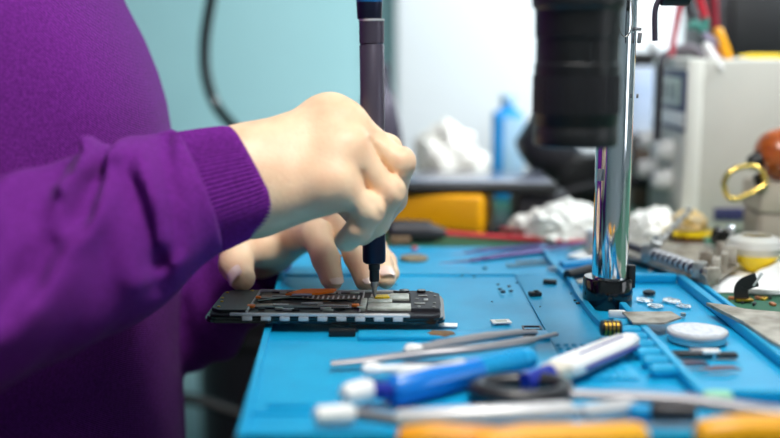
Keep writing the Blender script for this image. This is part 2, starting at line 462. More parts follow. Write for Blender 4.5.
bm = bm_new(); tube(bm, spline([(-.046, -.002, ZB+.0062), (-.025, .004, ZB+.0072), (-.004, .001, ZB+.0066), (.018, .0055, ZB+.0062)], 6), .0011, 8, flat=.6); lpart('antenna_lead', bm, 'gloss_black')
# logic board side: shields
for (x, y, w, d, hh) in ((.0335, .019, .013, .010, .0013), (.0465, .015, .013, .016, .0020), (.0340, .0035, .016, .012, .0018), (.0415, -.0140, .030, .014, .0022), (.0235, -.008, .004, .028, .0026)):
    bm = bm_new(); box(bm, (x, y, ZB+.0046+hh/2), (w, d, hh), bev=.0006); lpart('shield_can', bm, 'shield')
bm = bm_new(); box(bm, (.0345, .0105, ZB+.0070), (.010, .008, .0012), bev=.0004, rz=.2); lpart('yellow_tape', bm, 'yellow_tape')
bm = bm_new(); prism(bm, [(.0545, -.022, ZB+.0046), (.0725, -.022, ZB+.0046), (.0735, -.010, ZB+.0046), (.0730, .020, ZB+.0046), (.066, .0285, ZB+.0046), (.042, .0285, ZB+.0046), (.047, .0245, ZB+.0046), (.0535, .021, ZB+.0046)], .0024)
cam_m = lpart('camera_module', bm, 'charcoal')
bm = bm_new()
lathe(bm, (.0495, .0262, ZB+.0070), [(.0034, 0), (.0034, .0010), (.0022, .0012), (0, .0010)], 16)
lathe(bm, (.0610, .024, ZB+.0070), [(.0030, 0), (.0030, .0016), (.0018, .0018), (0, .0014)], 16)
lpart('camera_lens', bm, 'gloss_black', cam_m)
bm = bm_new()
for (x, y) in ((.0675, .024), (.070, .012), (.058, .004), (.0695, -.008), (.0595, -.018), (.069, -.019)):
    lathe(bm, (x, y, ZB+.0070), [(.0011, 0), (.0011, .0005), (0, .0007)], 10)
for (x, y, w, d) in ((.062, .012, .006, .003), (.064, .000, .003, .006), (.060, -.010, .007, .003)):
    box(bm, (x, y, ZB+.0073), (w, d, .0008), bev=.0002)
lpart('screw_and_clip', bm, 'steel', cam_m)
bm = bm_new(); lathe(bm, (.0225, -.0175, ZB+.0046), [(.0028, 0), (.0028, .0022), (.0014, .0026), (0, .0026)], 16); lpart('screw_post', bm, 'chrome')

# ------------------------------------------------------------------ PRECISION SCREWDRIVER
tip = P(374.6, 297, .690)
topv = P(371.3, 0, .690); ax = (topv-tip).normalized()
t = thing('precision_screwdriver', tip, 'black precision screwdriver held upright in the fist, its bit in the phone', 'screwdriver')
def along(py): return P(374.6+(371.3-374.6)*(297-py)/297, py, .690)
def hgt(py): return (along(py)-tip).length
bm = bm_new(); lathe(bm, tip, [(.0004, 0), (.0012, .0015), (.0016, .006), (.0026, .0075), (.0026, hgt(279))], 24, ax); part('bit', bm, 'steel', t)
bm = bm_new(); lathe(bm, tip, [(.0030, hgt(281)), (.0032, hgt(280)), (.0032, hgt(270)), (.0038, hgt(269)), (.0038, hgt(262))], 32, ax); part('bit_holder', bm, 'black', t)
bm = bm_new(); lathe(bm, tip, [(.0060, hgt(263)), (.0072, hgt(261.5)), (.0075, hgt(259)), (.0075, hgt(215))], 40, ax); part('grip', bm, 'navy', t)
bm = bm_new(); lathe(bm, tip, [(.0075, hgt(215)), (.0076, hgt(214)), (.0078, hgt(46)), (.0074, hgt(45)), (.0074, hgt(43.5)), (.0078, hgt(43)), (.0079, hgt(21))], 40, ax); part('handle', bm, 'dark_metal', t)
bm = bm_new(); lathe(bm, tip, [(.0079, hgt(21)), (.0081, hgt(20.5)), (.0081, hgt(19))], 40, ax); part('ring', bm, 'light_steel', t)
bm = bm_new(); lathe(bm, tip+Vector((-.0012, 0, 0)), [(.0076, hgt(19)), (.0078, hgt(18)), (.0082, hgt(3)), (.0082, hgt(2))], 40, ax); part('cap', bm, 'navy', t)
bm = bm_new(); lathe(bm, tip+Vector((-.0012, 0, 0)), [(.0082, hgt(2)), (.0084, hgt(0)), (.0084, hgt(-10)), (.006, hgt(-14)), (0, hgt(-14))], 40, ax); part('blue_cap', bm, 'blue_cap', t)

# ------------------------------------------------------------------ THE PERSON
person = thing('person', (-.30, .80, ZF), 'person in a purple knitted sweater standing at the bench, screwdriver in the right fist', 'person')
def chain(X, Y, Z, js, rs, k=.003):
    d = None
    for i in range(len(js)-1):
        c = cone(X, Y, Z, js[i], js[i+1], rs[i], rs[i+1])
        d = c if d is None else smin(d, c, k)
    return d
# right hand
RW = P(236, 178, .652); RW0 = P(150, 205, .62)
RM = [P(331, 118, .679), P(347, 124, .668), P(351, 150, .653), P(339, 183, .641)]
RP = [P(387, 150, .674), P(399, 163, .664), P(389, 192, .652), P(369, 211, .642)]
RD = [P(388, 182, .686), P(393, 199, .678), P(376, 222, .662), P(359, 229, .645)]
RT = [P(383, 208, .694), P(380, 220, .6965), P(362, 234, .673), P(347, 240, .652)]
def right_hand(X, Y, Z):
    rf = [(.0112, .0084, .0080, .0074), (.0116, .0090, .0084, .0076), (.0116, .0088, .0082, .0074), (.0108, .0084, .0078, .0074)]
    palm = None
    wr = [P(246, 160, .655), P(244, 172, .653), P(244, 187, .650), P(245, 200, .649)]
    for i in range(4):
        c = cone(X, Y, Z, wr[i], RM[i], .0195, (.0118, .0125, .0125, .0120)[i])
        palm = c if palm is None else smin(palm, c, .012)
    fore = cone(X, Y, Z, P(240, 172, .654), P(120, 215, .615), .0225, .022)
    fore = smin(fore, cone(X, Y, Z, P(244, 192, .652), P(120, 225, .615), .0225, .022), .015)
    palm = smin(palm, fore, .018)
    # thenar mass and the heel of the hand
    palm = smin(palm, cone(X, Y, Z, P(262, 190, .662), P(312, 182, .672), .020, .016), .014)
    palm = smin(palm, cone(X, Y, Z, P(262, 206, .650), P(325, 193, .645), .0145, .0120), .012)
    for i in range(3):   # the back of the hand bridges the knuckles
        palm = smin(palm, cone(X, Y, Z, RM[i]-Vector((.007, 0, 0)), RM[i+1]-Vector((.007, 0, 0)), .0120, .0120), .010)
    # far palm pad closes the grip
    palm = smin(palm, cone(X, Y, Z, P(316, 135, .678), P(318, 175, .668), .012, .013), .012)
    fing = None
    for i in range(4):
        c = chain(X, Y, Z, [RM[i], RP[i], RD[i], RT[i]], rf[i], .004)
        c = smin(c, cone(X, Y, Z, RP[i], RP[i]+Vector((.0005, -.0005, .0006)), rf[i][1]*1.04, rf[i][1]*1.04), .004)
        fing = c if fing is None else smin(fing, c, .0018)
    d = smin(palm, fing, .0055)
    d = smin(d, ell(X, Y, Z, RM[0]+Vector((0, -.001, .002)), (.0115, .0115, .0112)), .010)
    th = chain(X, Y, Z, [P(275, 175, .685), P(312, 180, .702), P(344, 196, .710), P(361, 221, .7085)], [.017, .0120, .0098, .0082], .006)
    d = smin(d, th, .008)
    # shallow wrinkles over the wrist and back
    # creases between the fingers
    for pts_ in ([(376, 134), (390, 142), (402, 150)], [(371, 141), (379, 156), (391, 176), (401, 192)], [(363, 170), (368, 184)], [(374, 198), (380, 211)], [(346, 204), (353, 207), (357, 222)]):
        w_ = [P(a_, b_, .655) for a_, b_ in pts_]; g = 1e9
        for u_, v_ in zip(w_, w_[1:]):
            e = v_-u_; L_ = e.x*e.x+e.z*e.z; h = np.clip(((X-u_.x)*e.x+(Z-u_.z)*e.z)/L_, 0, 1)
            g = np.minimum(g, np.sqrt((X-u_.x-h*e.x)**2+(Z-u_.z-h*e.z)**2))
        d = d + .0013*np.exp(-(g/.0019)**2)*np.clip((.676-Y)/.008, 0, 1)
    return d
p1, f1 = surface_nets(right_hand, (-.165, .585, -.0), (.045, .755, .165), .0014); p1 = relax(p1, f1, 2, .4)
# left hand
LM_ = [P(303, 232, .785), P(320, 224, .794), P(333, 224, .806), P(341, 230, .818)]
LP_ = [P(316, 234, .758), P(342, 222, .770), P(366, 236, .790), P(374, 247, .806)]
LD_ = [P(326, 259, .744), P(358, 256, .748), P(380, 262, .764), P(386, 262, .786)]
LT_ = [P(332, 279, .7380), P(366, 280, .7380), P(386, 279, .742), P(391, 274, .764)]
LTH = [P(268, 246, .802), P(238, 252, .774), P(236, 264, .752), P(242, 278, .7385)]
def left_hand(X, Y, Z):
    rf = [(.0118, .0108, .0094, .0082), (.0118, .0108, .0096, .0082), (.0112, .0096, .0084, .0072), (.0105, .0086, .0074, .0064)]
    palm = None
    wr = [P(266, 242, .812), P(268, 240, .82), P(270, 238, .828), P(270, 236, .834)]
    for i in range(4):
        c = cone(X, Y, Z, wr[i], LM_[i], .0145, .0115)
        palm = c if palm is None else smin(palm, c, .012)
    palm = smin(palm, cone(X, Y, Z, P(266, 248, .825), P(190, 285, .875), .021, .026), .015)
    fing = None
    for i in range(4):
        c = chain(X, Y, Z, [LM_[i], LP_[i], LD_[i], LT_[i]], rf[i], .004)
        fing = c if fing is None else smin(fing, c, .0015)
    d = smin(palm, fing, .008)
    th = chain(X, Y, Z, LTH, [.0165, .0130, .0112, .0094], .006)
    return smin(d, th, .008)
p2, f2 = surface_nets(left_hand, (-.21, .70, -.08), (.03, .92, .075), .0014); p2 = relax(p2, f2, 2, .4)
# the rest of the body (mostly under clothes or out of frame)
RSH = Vector((-.335, .615, .35)); REL = Vector((-.275, .475, .030)); LSH = Vector((-.335, .985, .35)); LEL = Vector((-.262, .960, -.060))
def torso_core(X, Y, Z):
    d = cone(X, Y, Z, (-.31, .74, .28), (-.31, .86, .28), .085, .085)
    d = smin(d, cone(X, Y, Z, (-.285, .74, .02), (-.285, .86, .02), .085, .085), .08)
    d = smin(d, cone(X, Y, Z, (-.28, .74, -.10), (-.28, .86, -.10), .080, .080), .08)
    d = smin(d, cone(X, Y, Z, RSH, LSH, .045, .045), .04)
    d = smin(d, cone(X, Y, Z, RSH, REL, .042, .034), .02); d = smin(d, cone(X, Y, Z, REL, RW0, .034, .026), .01)
    d = smin(d, cone(X, Y, Z, LSH, LEL, .042, .034), .02); d = smin(d, cone(X, Y, Z, LEL, P(200, 280, .87), .034, .024), .01)
    d = smin(d, cone(X, Y, Z, (-.325, .80, .38), (-.29, .80, .50), .052, .052), .03)      # neck
    h = ell(X, Y, Z, (-.268, .80, .600), (.095, .076, .112)); h = smin(h, cone(X, Y, Z, (-.235, .80, .545), (-.215, .80, .525), .045, .03), .03)
    h = smin(h, cone(X, Y, Z, (-.176, .80, .605), (-.160, .80, .575), .009, .013), .012)    # nose
    h = smin(h, cone(X, Y, Z, (-.180, .785, .540), (-.180, .815, .540), .009, .009), .008)  # lips
    for s in (-1, 1):
        h = smin(h, ell(X, Y, Z, (-.275, .80+s*.078, .590), (.016, .009, .028)), .006)
        h = np.maximum(h, -ell(X, Y, Z, (-.172, .80+s*.032, .606), (.012, .014, .010)))
    d = smin(d, h, .025)
    for s in (-1, 1):
        d = smin(d, cone(X, Y, Z, (-.28, .80+s*.085, -.12), (-.275, .80+s*.09, -.52), .072, .05), .03)
        d = smin(d, cone(X, Y, Z, (-.275, .80+s*.09, -.52), (-.30, .80+s*.09, -.93), .05, .035), .02)
    return d
p3, f3 = surface_nets(torso_core, (-.46, .40, -1.0), (.0, 1.07, .75), .011)
me = mesh_from('body', [(p1, f1), (p2, f2), (p3, f3)])
body = link('body', me, M['skin'], person); WORLD[body.name] = WORLD[person.name]
# eyes, hair
for s in (-1, 1):
    bm = bm_new(); bmesh.ops.create_uvsphere(bm, u_segments=16, v_segments=10, radius=.0115, matrix=Matrix.Translation((-.181, .80+s*.032, .606))); part('eye', bm, 'white', body)
def hairf(X, Y, Z):
    d = ell(X, Y, Z, (-.280, .80, .615), (.099, .084, .116)); d = d+.003*np.sin(X*160+Z*90)*np.sin(Y*190)
    cut = (X+.235)*1.0 - (Z-.60)*.75
    return np.maximum(np.maximum(d, cut), .545-Z-(X+.28)*.3)
ph, fh = surface_nets(hairf, (-.40, .69, .48), (-.15, .91, .75), .006)
o = link('hair', mesh_from('hair', [(ph, fh)]), M['hair'], person)
# fingernails (left hand, the ones the light catches)
def nail(tipv, dipv, nrm, r, parent=body):
    ax_ = (tipv-dipv).normalized(); nrm = (nrm-ax_*nrm.dot(ax_)).normalized(); sd = ax_.cross(nrm)
    bm = bm_new(); n = 8; g0 = []; g1 = []
    for j in range(n+1):
        r0 = []; r1 = []
        for i in range(n+1):
            u = -1+2*i/n; v = -1+2*j/n
            u_, v_ = u*math.sqrt(1-v*v*.42), v*math.sqrt(1-u*u*.35)
            ang = u_*.85
            q = tipv+ax_*(v_*r*.85)+(nrm*math.cos(ang)+sd*math.sin(ang))*r*1.07
            r0.append(bm.verts.new(q)); r1.append(bm.verts.new(q-nrm*.0012))
        g0.append(r0); g1.append(r1)
    for j in range(n):
        for i in range(n):
            bm.faces.new((g0[j][i], g0[j][i+1], g0[j+1][i+1], g0[j+1][i])); bm.faces.new((g1[j][i], g1[j+1][i], g1[j+1][i+1], g1[j][i+1]))
    for i in range(n):
        for A, B in ((g0[0][i], g0[0][i+1]), (g0[n][i], g0[n][i+1])): pass
    part('fingernail', bm, 'nail', parent)
nail(LT_[0], LD_[0], Vector((.55, -.75, .35)), .0074)
nail(LT_[1], LD_[1], Vector((.45, -.80, .35)), .0074)
nail(LT_[2], LD_[2], Vector((.25, -.85, .45)), .0072)
nail(LTH[3], LTH[2], Vector((-.55, -.75, .25)), .0092)

# sweater
zs = np.array([-.19, -.17, -.05, .03, .09, .11, .133, .155, .18, .209, .24, .28, .34, .38, .42])
fr = np.array([-.168, -.166, -.164, -.163, -.164, -.167, -.170, -.177, -.188, -.204, -.216, -.226, -.240, -.262, -.285])
bk = np.array([-.40, -.405, -.415, -.42, -.42, -.42, -.42, -.42, -.42, -.42, -.425, -.43, -.43, -.415, -.385])
bw = np.array([.165, .168, .168, .165, .165, .165, .165, .167, .168, .170, .174, .180, .185, .150, .070])
def fnoise(X, Y, Z, s, seed):
    return (np.sin(X*s+seed)*np.sin(Y*s*1.13+seed*2.1+Z*s*.4)+np.sin(Z*s*.9+seed*1.7+X*s*.5)*.7)
SA = P(198, 190, .643); SB = REL      # right sleeve axis, from cuff seam to elbow
SLEEVE_CREASES = [([(84, 146), (91, 165), (95, 188), (90, 214)], .0115, .0042), ([(36, 168), (42, 200), (37, 240), (26, 292)], .0110, .0068),
    ([(84, 186), (70, 230), (48, 268)], .0095, .0062), ([(118, 168), (140, 190), (156, 215), (164, 252)], .0075, .0050),
    ([(60, 158), (64, 172)], .006, .0035), ([(158, 146), (180, 188), (187, 238)], .0040, .0035), ([(176, 248), (168, 276)], .0035, .0045),
    ([(8, 186), (4, 230), (-8, 280)], .007, .0068)]
def sleeve_disp(X, Y, Z):
    a = np.array(SA); b = np.array(SB); d = b-a; Ln = np.linalg.norm(d); d = d/Ln
    t_ = (X-a[0])*d[0]+(Y-a[1])*d[1]+(Z-a[2])*d[2]
    qx = X-a[0]-t_*d[0]; qy = Y-a[1]-t_*d[1]; qz = Z-a[2]-t_*d[2]
    phi = np.arctan2(qz, -qy*.8+qx*.6)         # 0 faces the camera, +pi/2 is the top
    w = np.clip((t_+.012)/.03, 0, 1)*np.clip((.30-t_)/.06, 0, 1)
    def fold(t0, slope, width, depth, p0=.2, pw=1.6):
        c = t_-t0-slope*np.sin(phi-p0)
        m = np.exp(-((phi-p0)/pw)**2)
        return depth*m*(np.exp(-(c/width)**2) - .55*np.exp(-((c-width*1.9)/(width*1.2))**2))
    s = (fold(.040, -.030, .0070, .0085, .5, 1.5)+fold(.085, -.010, .0085, .0125, .9, 1.1)+fold(.118, .016, .0080, .0090, .9, .9)
         + fold(.150, .022, .0095, .0115, .8, 1.0)+fold(.192, .018, .010, .0100, .8, 1.0)+fold(.235, .012, .011, .008, .8, 1.0)
         + fold(.070, -.045, .009, .0055, -.6, .9)+fold(.125, -.05, .010, .005, -.7, .9))
    out = w*(.15*s+.0012*fnoise(X, Y, Z, 70, 1.3))
    front = np.clip((a[1]+t_*d[1]+.012-Y)/.02, 0, 1)
    for pts_, dep, wd in SLEEVE_CREASES:
        w_ = [P(px, py, .52+px*.0005) for px, py in pts_]; g = 1e9
        for u_, v_ in zip(w_, w_[1:]):
            e = v_-u_; L_ = e.x*e.x+e.z*e.z; h = np.clip(((X-u_.x)*e.x+(Z-u_.z)*e.z)/L_, 0, 1)
            g = np.minimum(g, np.sqrt((X-u_.x-h*e.x)**2+(Z-u_.z-h*e.z)**2))
        out = out + front*(dep*np.exp(-(g/wd)**2) - dep*.38*np.exp(-((g-wd*2.1)/(wd*1.1))**2))
    return out
def sweater(X, Y, Z):
    f_ = np.interp(Z, zs, fr); b_ = np.interp(Z, zs, bk); w_ = np.interp(Z, zs, bw)
    cx = (f_+b_)/2; a_ = (f_-b_)/2
    q = (np.abs((X-cx)/a_)**2.3+np.abs((Y-.80)/w_)**2.3)**(1/2.3)
    d = (q-1)*np.minimum(a_, w_)*.9
    d = np.maximum(d, -.178-Z); d = np.maximum(d, Z-.415)
    d = d + .0022*np.sin((X*60+Z*14+Y*10))*np.clip((Z+.1)*5, 0, 1) + .0014*fnoise(X, Y, Z, 38, .4)
    rs = smin(cone(X, Y, Z, SA, P(95, 242, .600), .0385, .0485), cone(X, Y, Z, P(95, 242, .600), REL, .0485, .058), .01)
    rs = np.minimum(rs + sleeve_disp(X, Y, Z), cone(X, Y, Z, SA, REL, .031, .040))
    e_ = P(255, 176, .653)-P(186, 195, .640); e_ = e_.normalized(); o_ = P(200, 191, .643)
    rs = np.maximum(rs, (X-o_.x)*e_.x+(Y-o_.y)*e_.y+(Z-o_.z)*e_.z+.10*(Z-o_.z))
    ru = cone(X, Y, Z, REL, RSH, .058, .066)
    rs = smin(rs, ru, .03)
    le = cone(X, Y, Z, P(236, 274, .850), LEL, .040, .055); le = smin(le, cone(X, Y, Z, P(190, 303, .875), LEL, .055, .060), .02)
    le = le+.0025*np.sin(X*170+Z*60)
    le = smin(le, cone(X, Y, Z, LEL, LSH, .055, .064), .03)
    # gap between sleeve and torso stays crisp except at the shoulder
    k = np.clip((Z-.2)*.2, .002, .035)
    d = smin(d, rs, k)
    d = smin(d, le, np.clip((Z-.15)*.2, .003, .035))
    return d
ps, fs_ = surface_nets(sweater, (-.48, .39, -.20), (-.06, 1.09, .45), .0032); ps = relax(ps, fs_, 2, .5)
sw = link('sweater', mesh_from('sweater', [(ps, fs_)]), M['purple'], person); WORLD[sw.name] = WORLD[person.name]
def cuff(a, b, ra, rb, ca, cb, ribs, upv, seg=4, tiltv=0):
    """elliptic ribbed cuff: semi axes ra,rb at start, ca,cb at end"""
    bm = bm_new(); t_ = (b-a); Ln = t_.length; t_ = t_.normalized(); s = t_.cross(upv).normalized(); u = s.cross(t_).normalized()
    N = ribs*seg; rows = []
    prof = [(0, 1.0), (.05, 1.02), (.15, 1.03), (.3, 1.03), (.45, 1.02), (.6, 1.01), (.75, 1.0), (.88, .99), (.96, .965), (1.0, .92), (1.0, .87), (.96, .845), (.7, .84)]
    for h, sc in prof:
        row = []
        for k in range(N):
            ph = k*2*PI/N
            rib = 1+.016*math.cos(ribs*ph)*(1 if h < .97 else .3)
            wv = 1+.012*math.sin(ph*3+h*4)
            e1 = (ra+(ca-ra)*h)*sc*rib*wv; e2 = (rb+(cb-rb)*h)*sc*rib*wv
            row.append(bm.verts.new(a+t_*(Ln*h + tiltv*math.sin(ph)*.004)+u*math.sin(ph)*e1+s*math.cos(ph)*e2))
        rows.append(row)
    for A, B in zip(rows, rows[1:]):
        for k in range(N): bm.faces.new((A[k], A[(k+1) % N], B[(k+1) % N], B[k]))
    return bm
part('ribbed_cuff', cuff(P(180, 197, .640), P(257, 176, .652), .0375, .036, .0335, .031, 84, Vector((0, 0, 1)), tiltv=-1.6), 'purple_rib', sw)
part('ribbed_cuff', cuff(P(226, 276, .856), P(268, 259, .835), .036, .034, .030, .029, 70, Vector((0, 0, 1))), 'purple_rib', sw)
def neckf(X, Y, Z):
    r = np.sqrt(((X+.318)/1.05)**2+(Y-.80)**2); return np.sqrt((r-.062)**2+((Z-.415)*.6)**2)-.011
pn, fn = surface_nets(neckf, (-.42, .70, .38), (-.22, .90, .45), .005)
link('collar', mesh_from('collar', [(pn, fn)]), M['purple_rib'], sw)
def trousers(X, Y, Z):
    d = cone(X, Y, Z, (-.285, .74, -.17), (-.285, .86, -.17), .098, .098)
    d = np.maximum(d, Z+.145)
    for s in (-1, 1):
        d = smin(d, cone(X, Y, Z, (-.28, .80+s*.085, -.24), (-.275, .80+s*.09, -.52), .082, .064), .03)
        d = smin(d, cone(X, Y, Z, (-.275, .80+s*.09, -.52), (-.30, .80+s*.09, -.93), .064, .052), .02)
    return np.maximum(d+.003*np.sin(Z*50+X*30), -.955-Z)
pt, ft = surface_nets(trousers, (-.42, .60, -.98), (-.15, 1.0, -.12), .009)
link('trousers', mesh_from('trousers', [(pt, ft)]), M['denim'], person)
for s in (-1, 1):
    def shoef(X, Y, Z, s=s):
        d = smin(cone(X, Y, Z, (-.33, .80+s*.09, -.955), (-.16, .80+s*.1, -.965), .042, .036), cone(X, Y, Z, (-.31, .80+s*.09, -.93), (-.31, .80+s*.09, -.88), .045, .042), .02)
        return np.maximum(d, ZF+.0005-Z)
    q1, q2 = surface_nets(shoef, (-.40, .80+s*.09-.07, -1.01), (-.10, .80+s*.1+.07, -.82), .006)
    link('shoe', mesh_from('shoe', [(q1, q2)]), M['shoe'], person)

# ------------------------------------------------------------------ MICROSCOPE AND COLUMN
colb = Vector((.1500, .730, -.0010))
scope = t = thing('microscope_stand', colb, 'chrome microscope column rising from a black collar on the blue mat', 'microscope')
bm = bm_new(); lathe(bm, colb, [(.0165, 0), (.0170, .0015), (.0170, .0190), (.0160, .0205), (.0135, .0208)], 48); col_c = part('collar', bm, 'gloss_black', t)
bm = bm_new(); box(bm, colb+Vector((.0155, -.002, .021)), (.005, .006, .016), bev=.001); part('collar_screw', bm, 'black', col_c)
bm = bm_new()
lathe(bm, colb+Vector((.0012, 0, .0208)), [(.0122, 0), (.0122, .50), (.0118, .502)], 64)
part('column', bm, 'chrome', t)
def onpole(px, py): return P(px, py, .722)
for (px, py, sx, sy, sz) in ((638.5, 29, .0035, .0035, .0022), (639.5, 38, .0025, .003, .007), (637.5, 96, .0012, .003, .003), (599.5, 175, .0025, .004, .008)):
    bm = bm_new(); box(bm, onpole(px, py), (sx, sy, sz), bev=.0006, ry=.1); part('clip', bm, 'tool_steel', t)
bm = bm_new(); pts = [onpole(624+7*math.cos(a), 20+17*math.sin(a))+Vector((0, -.004, 0)) for a in [k*PI/12 for k in range(13)]]
tube(bm, [P(631, -20, .718)]+pts+[P(617, -20, .718)], .0005, 8); part('wire_loop', bm, 'steel', t)
# optical head
SY = .585; sc = P(576, 100, SY); d1 = sc.length/F
def zz(py): return P(576, py, SY).z
R = 41*P(0, 0, SY).length/F*.985
R = .0226
bm = bm_new(); lathe(bm, (sc.x, SY, 0), [(R*.90, zz(146)), (R*.985, zz(144.5)), (R, zz(142)), (R, zz(128)), (R*.985, zz(127)), (R*.985, zz(124)), (R, zz(123)), (R, zz(66)), (R*1.0, zz(64)), (R*.97, zz(63)), (R*.97, zz(38)), (R*1.0, zz(37)), (R*1.01, zz(10)), (R*1.09, zz(6)), (R*1.1, zz(-60)), (R*.9, zz(-100)), (R*.9, zz(-150))], 64)
tb = part('objective_barrel', bm, 'black', t)
bm = bm_new(); lathe(bm, (sc.x, SY, 0), [(R*.80, zz(146)+.0004), (R*.80, zz(146)+.002), (0, zz(146)+.004)], 48); part('lens', bm, 'gloss_black', tb)
bm = bm_new()
for k in range(40):
    a = k*2*PI/40; box(bm, (sc.x+R*1.005*math.cos(a), SY+R*1.005*math.sin(a), zz(94)), (.0012, .0016, .020), rz=a)
part('knurled_ring', bm, 'charcoal', tb)
bm = bm_new(); c1 = Vector((sc.x, SY, .33)); c2 = Vector((colb.x, colb.y, .33)); dd = c2-c1
box(bm, (c1+c2)/2, (dd.length, .035, .035), rz=math.atan2(dd.y, dd.x), bev=.005); part('arm', bm, 'black', t)
bm = bm_new(); lathe(bm, colb+Vector((0, 0, .30)), [(.022, 0), (.024, .003), (.024, .057), (.022, .06)], 40); part('clamp', bm, 'black', t)
bm = bm_new(); q = P(673, 0, .70); lathe(bm, P(660, -3, .70), [(.004, 0), (.0055, .001), (.0055, .018), (.004, .019)], 24, Vector((1, 0, 0))); tube(bm, [Vector((colb.x, colb.y, .325)), P(668, -4, .70)+Vector((0, 0, .004))], .003, 10); part('focus_knob', bm, 'black', t)

# ------------------------------------------------------------------ BACKGROUND LEFT: cables, white board
bm = bm_new(); box(bm, (.92, 1.775, .40), (1.82, .02, 1.10), bev=.004)
bm.transform(Matrix.Translation((0, 0, 0)))
single('white_board', bm, 'white_wall', 'large white board fixed on the teal wall behind the bench', 'board')
bm = bm_new(); tube(bm, spline([P(222, -60, 1.3), P(211, 0, 1.3), P(205, 40, 1.3), P(206, 75, 1.3), P(216, 105, 1.3), P(236, 130, 1.28), P(262, 160, 1.25), P(300, 190, 1.25), P(345, 205, 1.22)], 8), .0066, 14)
single('black_cable', bm, 'gloss_black', 'thick black cable hanging in a curve before the teal wall, behind the raised wrist', 'cable')
bm = bm_new(); tube(bm, spline([P(100, 380, 1.3), P(165, 396, 1.3), P(195, 400, 1.3), P(225, 409, 1.3), P(262, 422, 1.3), P(330, 440, 1.3)], 8), .0072, 14)
single('low_black_cable', bm, 'black', 'black cable sagging low beside the sweater, left of the blue mat corner', 'cable')
bq = Vector((-.185, 1.52, ZF))
t = thing('dark_filler_bin', bq, 'tall bin shape added to darken the gap behind the left corner of the bench', 'bin')  # made-up bin, fills the dark area left of the bench
bm = bm_new(); lathe(bm, bq, [(.07, 0), (.075, .01), (.092, .76), (.094, .77), (.088, .77), (.07, .02), (0, .015)], 40); part('bin_body', bm, 'charcoal', t)
bm = bm_new(); lathe(bm, bq+Vector((0, 0, .765)), [(.088, 0), (.096, 0), (.098, .008), (.095, .016), (.088, .014)], 40, closed=True); part('bin_rim', bm, 'black', t)
# dark tapered stand behind screwdriver
bs = P(379, 228, 1.16); bs.z = -.003
t = thing('soldering_iron_stand', bs, 'dark tapered iron stand behind the screwdriver, before the white board', 'stand')
bm = bm_new(); lathe(bm, bs, [(.036, 0), (.037, .003), (.037, .010), (.032, .013)], 40); part('base', bm, 'charcoal', t)
bm = bm_new(); lathe(bm, bs+Vector((0, 0, .012)), [(.031, 0), (.029, .04), (.024, .08), (.017, .115), (.012, .122), (.011, .148), (.006, .151)], 32); part('cone', bm, 'dark_metal', t)
# ------------------------------------------------------------------ BACK OF BENCH
GZ = -.003
def ground(px, Y, z=GZ):      # bench point at a chosen distance, in the pixel column px
    p = P(px, 219, Y); return Vector((p.x, Y, z))
a = ground(384, 1.03); b = ground(499, 1.02)
t = thing('yellow_case', ((a.x+b.x)/2, 1.06, GZ), 'yellow plastic case at the back of the bench, under the dark tablet', 'case')
bm = bm_new(); box(bm, ((a.x+b.x)/2-.012, 1.064, GZ+.002), (b.x-a.x+.012, .064, .004), bev=.001, rz=-.30); part('case_base', bm, 'yellow', t)
bm = bm_new(); box(bm, ((a.x+b.x)/2-.012, 1.064, GZ+.0217), (b.x-a.x+.014, .066, .0353), bev=.005, rz=-.30, seg=4); part('case_lid', bm, 'yellow', t)
tb0 = ground(388, 1.03); tb1 = ground(560, 1.02)
zt = GZ+.0395
t = thing('dark_tablet', ((tb0.x+tb1.x)/2, 1.09, zt), 'dark glossy tablet lying flat on top of the yellow case', 'tablet')
bm = bm_new(); box(bm, ((tb0.x+tb1.x)/2, 1.085, zt+.005), (tb1.x-tb0.x, .12, .010), bev=.0045, rz=-.02, seg=4); sh = part('shell', bm, 'black', t)
bm = bm_new(); box(bm, ((tb0.x+tb1.x)/2, 1.085, zt+.0104), (tb1.x-tb0.x-.012, .108, .0008), rz=-.02, bev=.0003); part('screen', bm, mat('tablet_glass', rgb(120, 124, 140), .12, spec=.8), t)
bm = bm_new(); q = ground(540, 1.06); box(bm, (q.x, 1.07, GZ+.0195), (.052, .07, .039), bev=.006); single('black_power_brick', bm, 'charcoal', 'black power brick propping the right end of the dark tablet', 'power brick')
# white crumpled paper ball behind tablet
bm = bm_new(); q = ground(450, 1.235)
bmesh.ops.create_icosphere(bm, subdivisions=4, radius=1)
for v in bm.verts:
    n_ = 1+.28*noise.noise(v.co*2.1)+.14*noise.noise(v.co*5)
    v.co = Vector((v.co.x*.040*n_, v.co.y*.03*n_, v.co.z*.050*n_*(1-.3*v.co.x)))+Vector((q.x, 1.22, .040))
single('crumpled_paper', bm, 'bag', 'crumpled white paper heap behind the dark tablet', 'paper')
q = ground(506, 1.27)
t = thing('blue_bottle', q, 'bright blue bottle with a pale label standing at the back by the board', 'bottle')
bm = bm_new(); box(bm, q+Vector((0, 0, .053)), (.036, .03, .106), bev=.008, seg=4); lathe(bm, q+Vector((0, 0, .105)), [(.012, 0), (.008, .004), (.008, .008)], 24); bt = part('bottle_body', bm, 'bottle_blue', t)
bm = bm_new(); box(bm, q+Vector((.006, -.0153, .055)), (.024, .0012, .085), bev=.0004); part('bottle_label', bm, 'pale_blue', t)
bm = bm_new(); lathe(bm, q+Vector((0, 0, .113)), [(.0095, 0), (.0095, .010), (.008, .011), (0, .011)], 24); part('bottle_cap', bm, 'pale_blue', t)
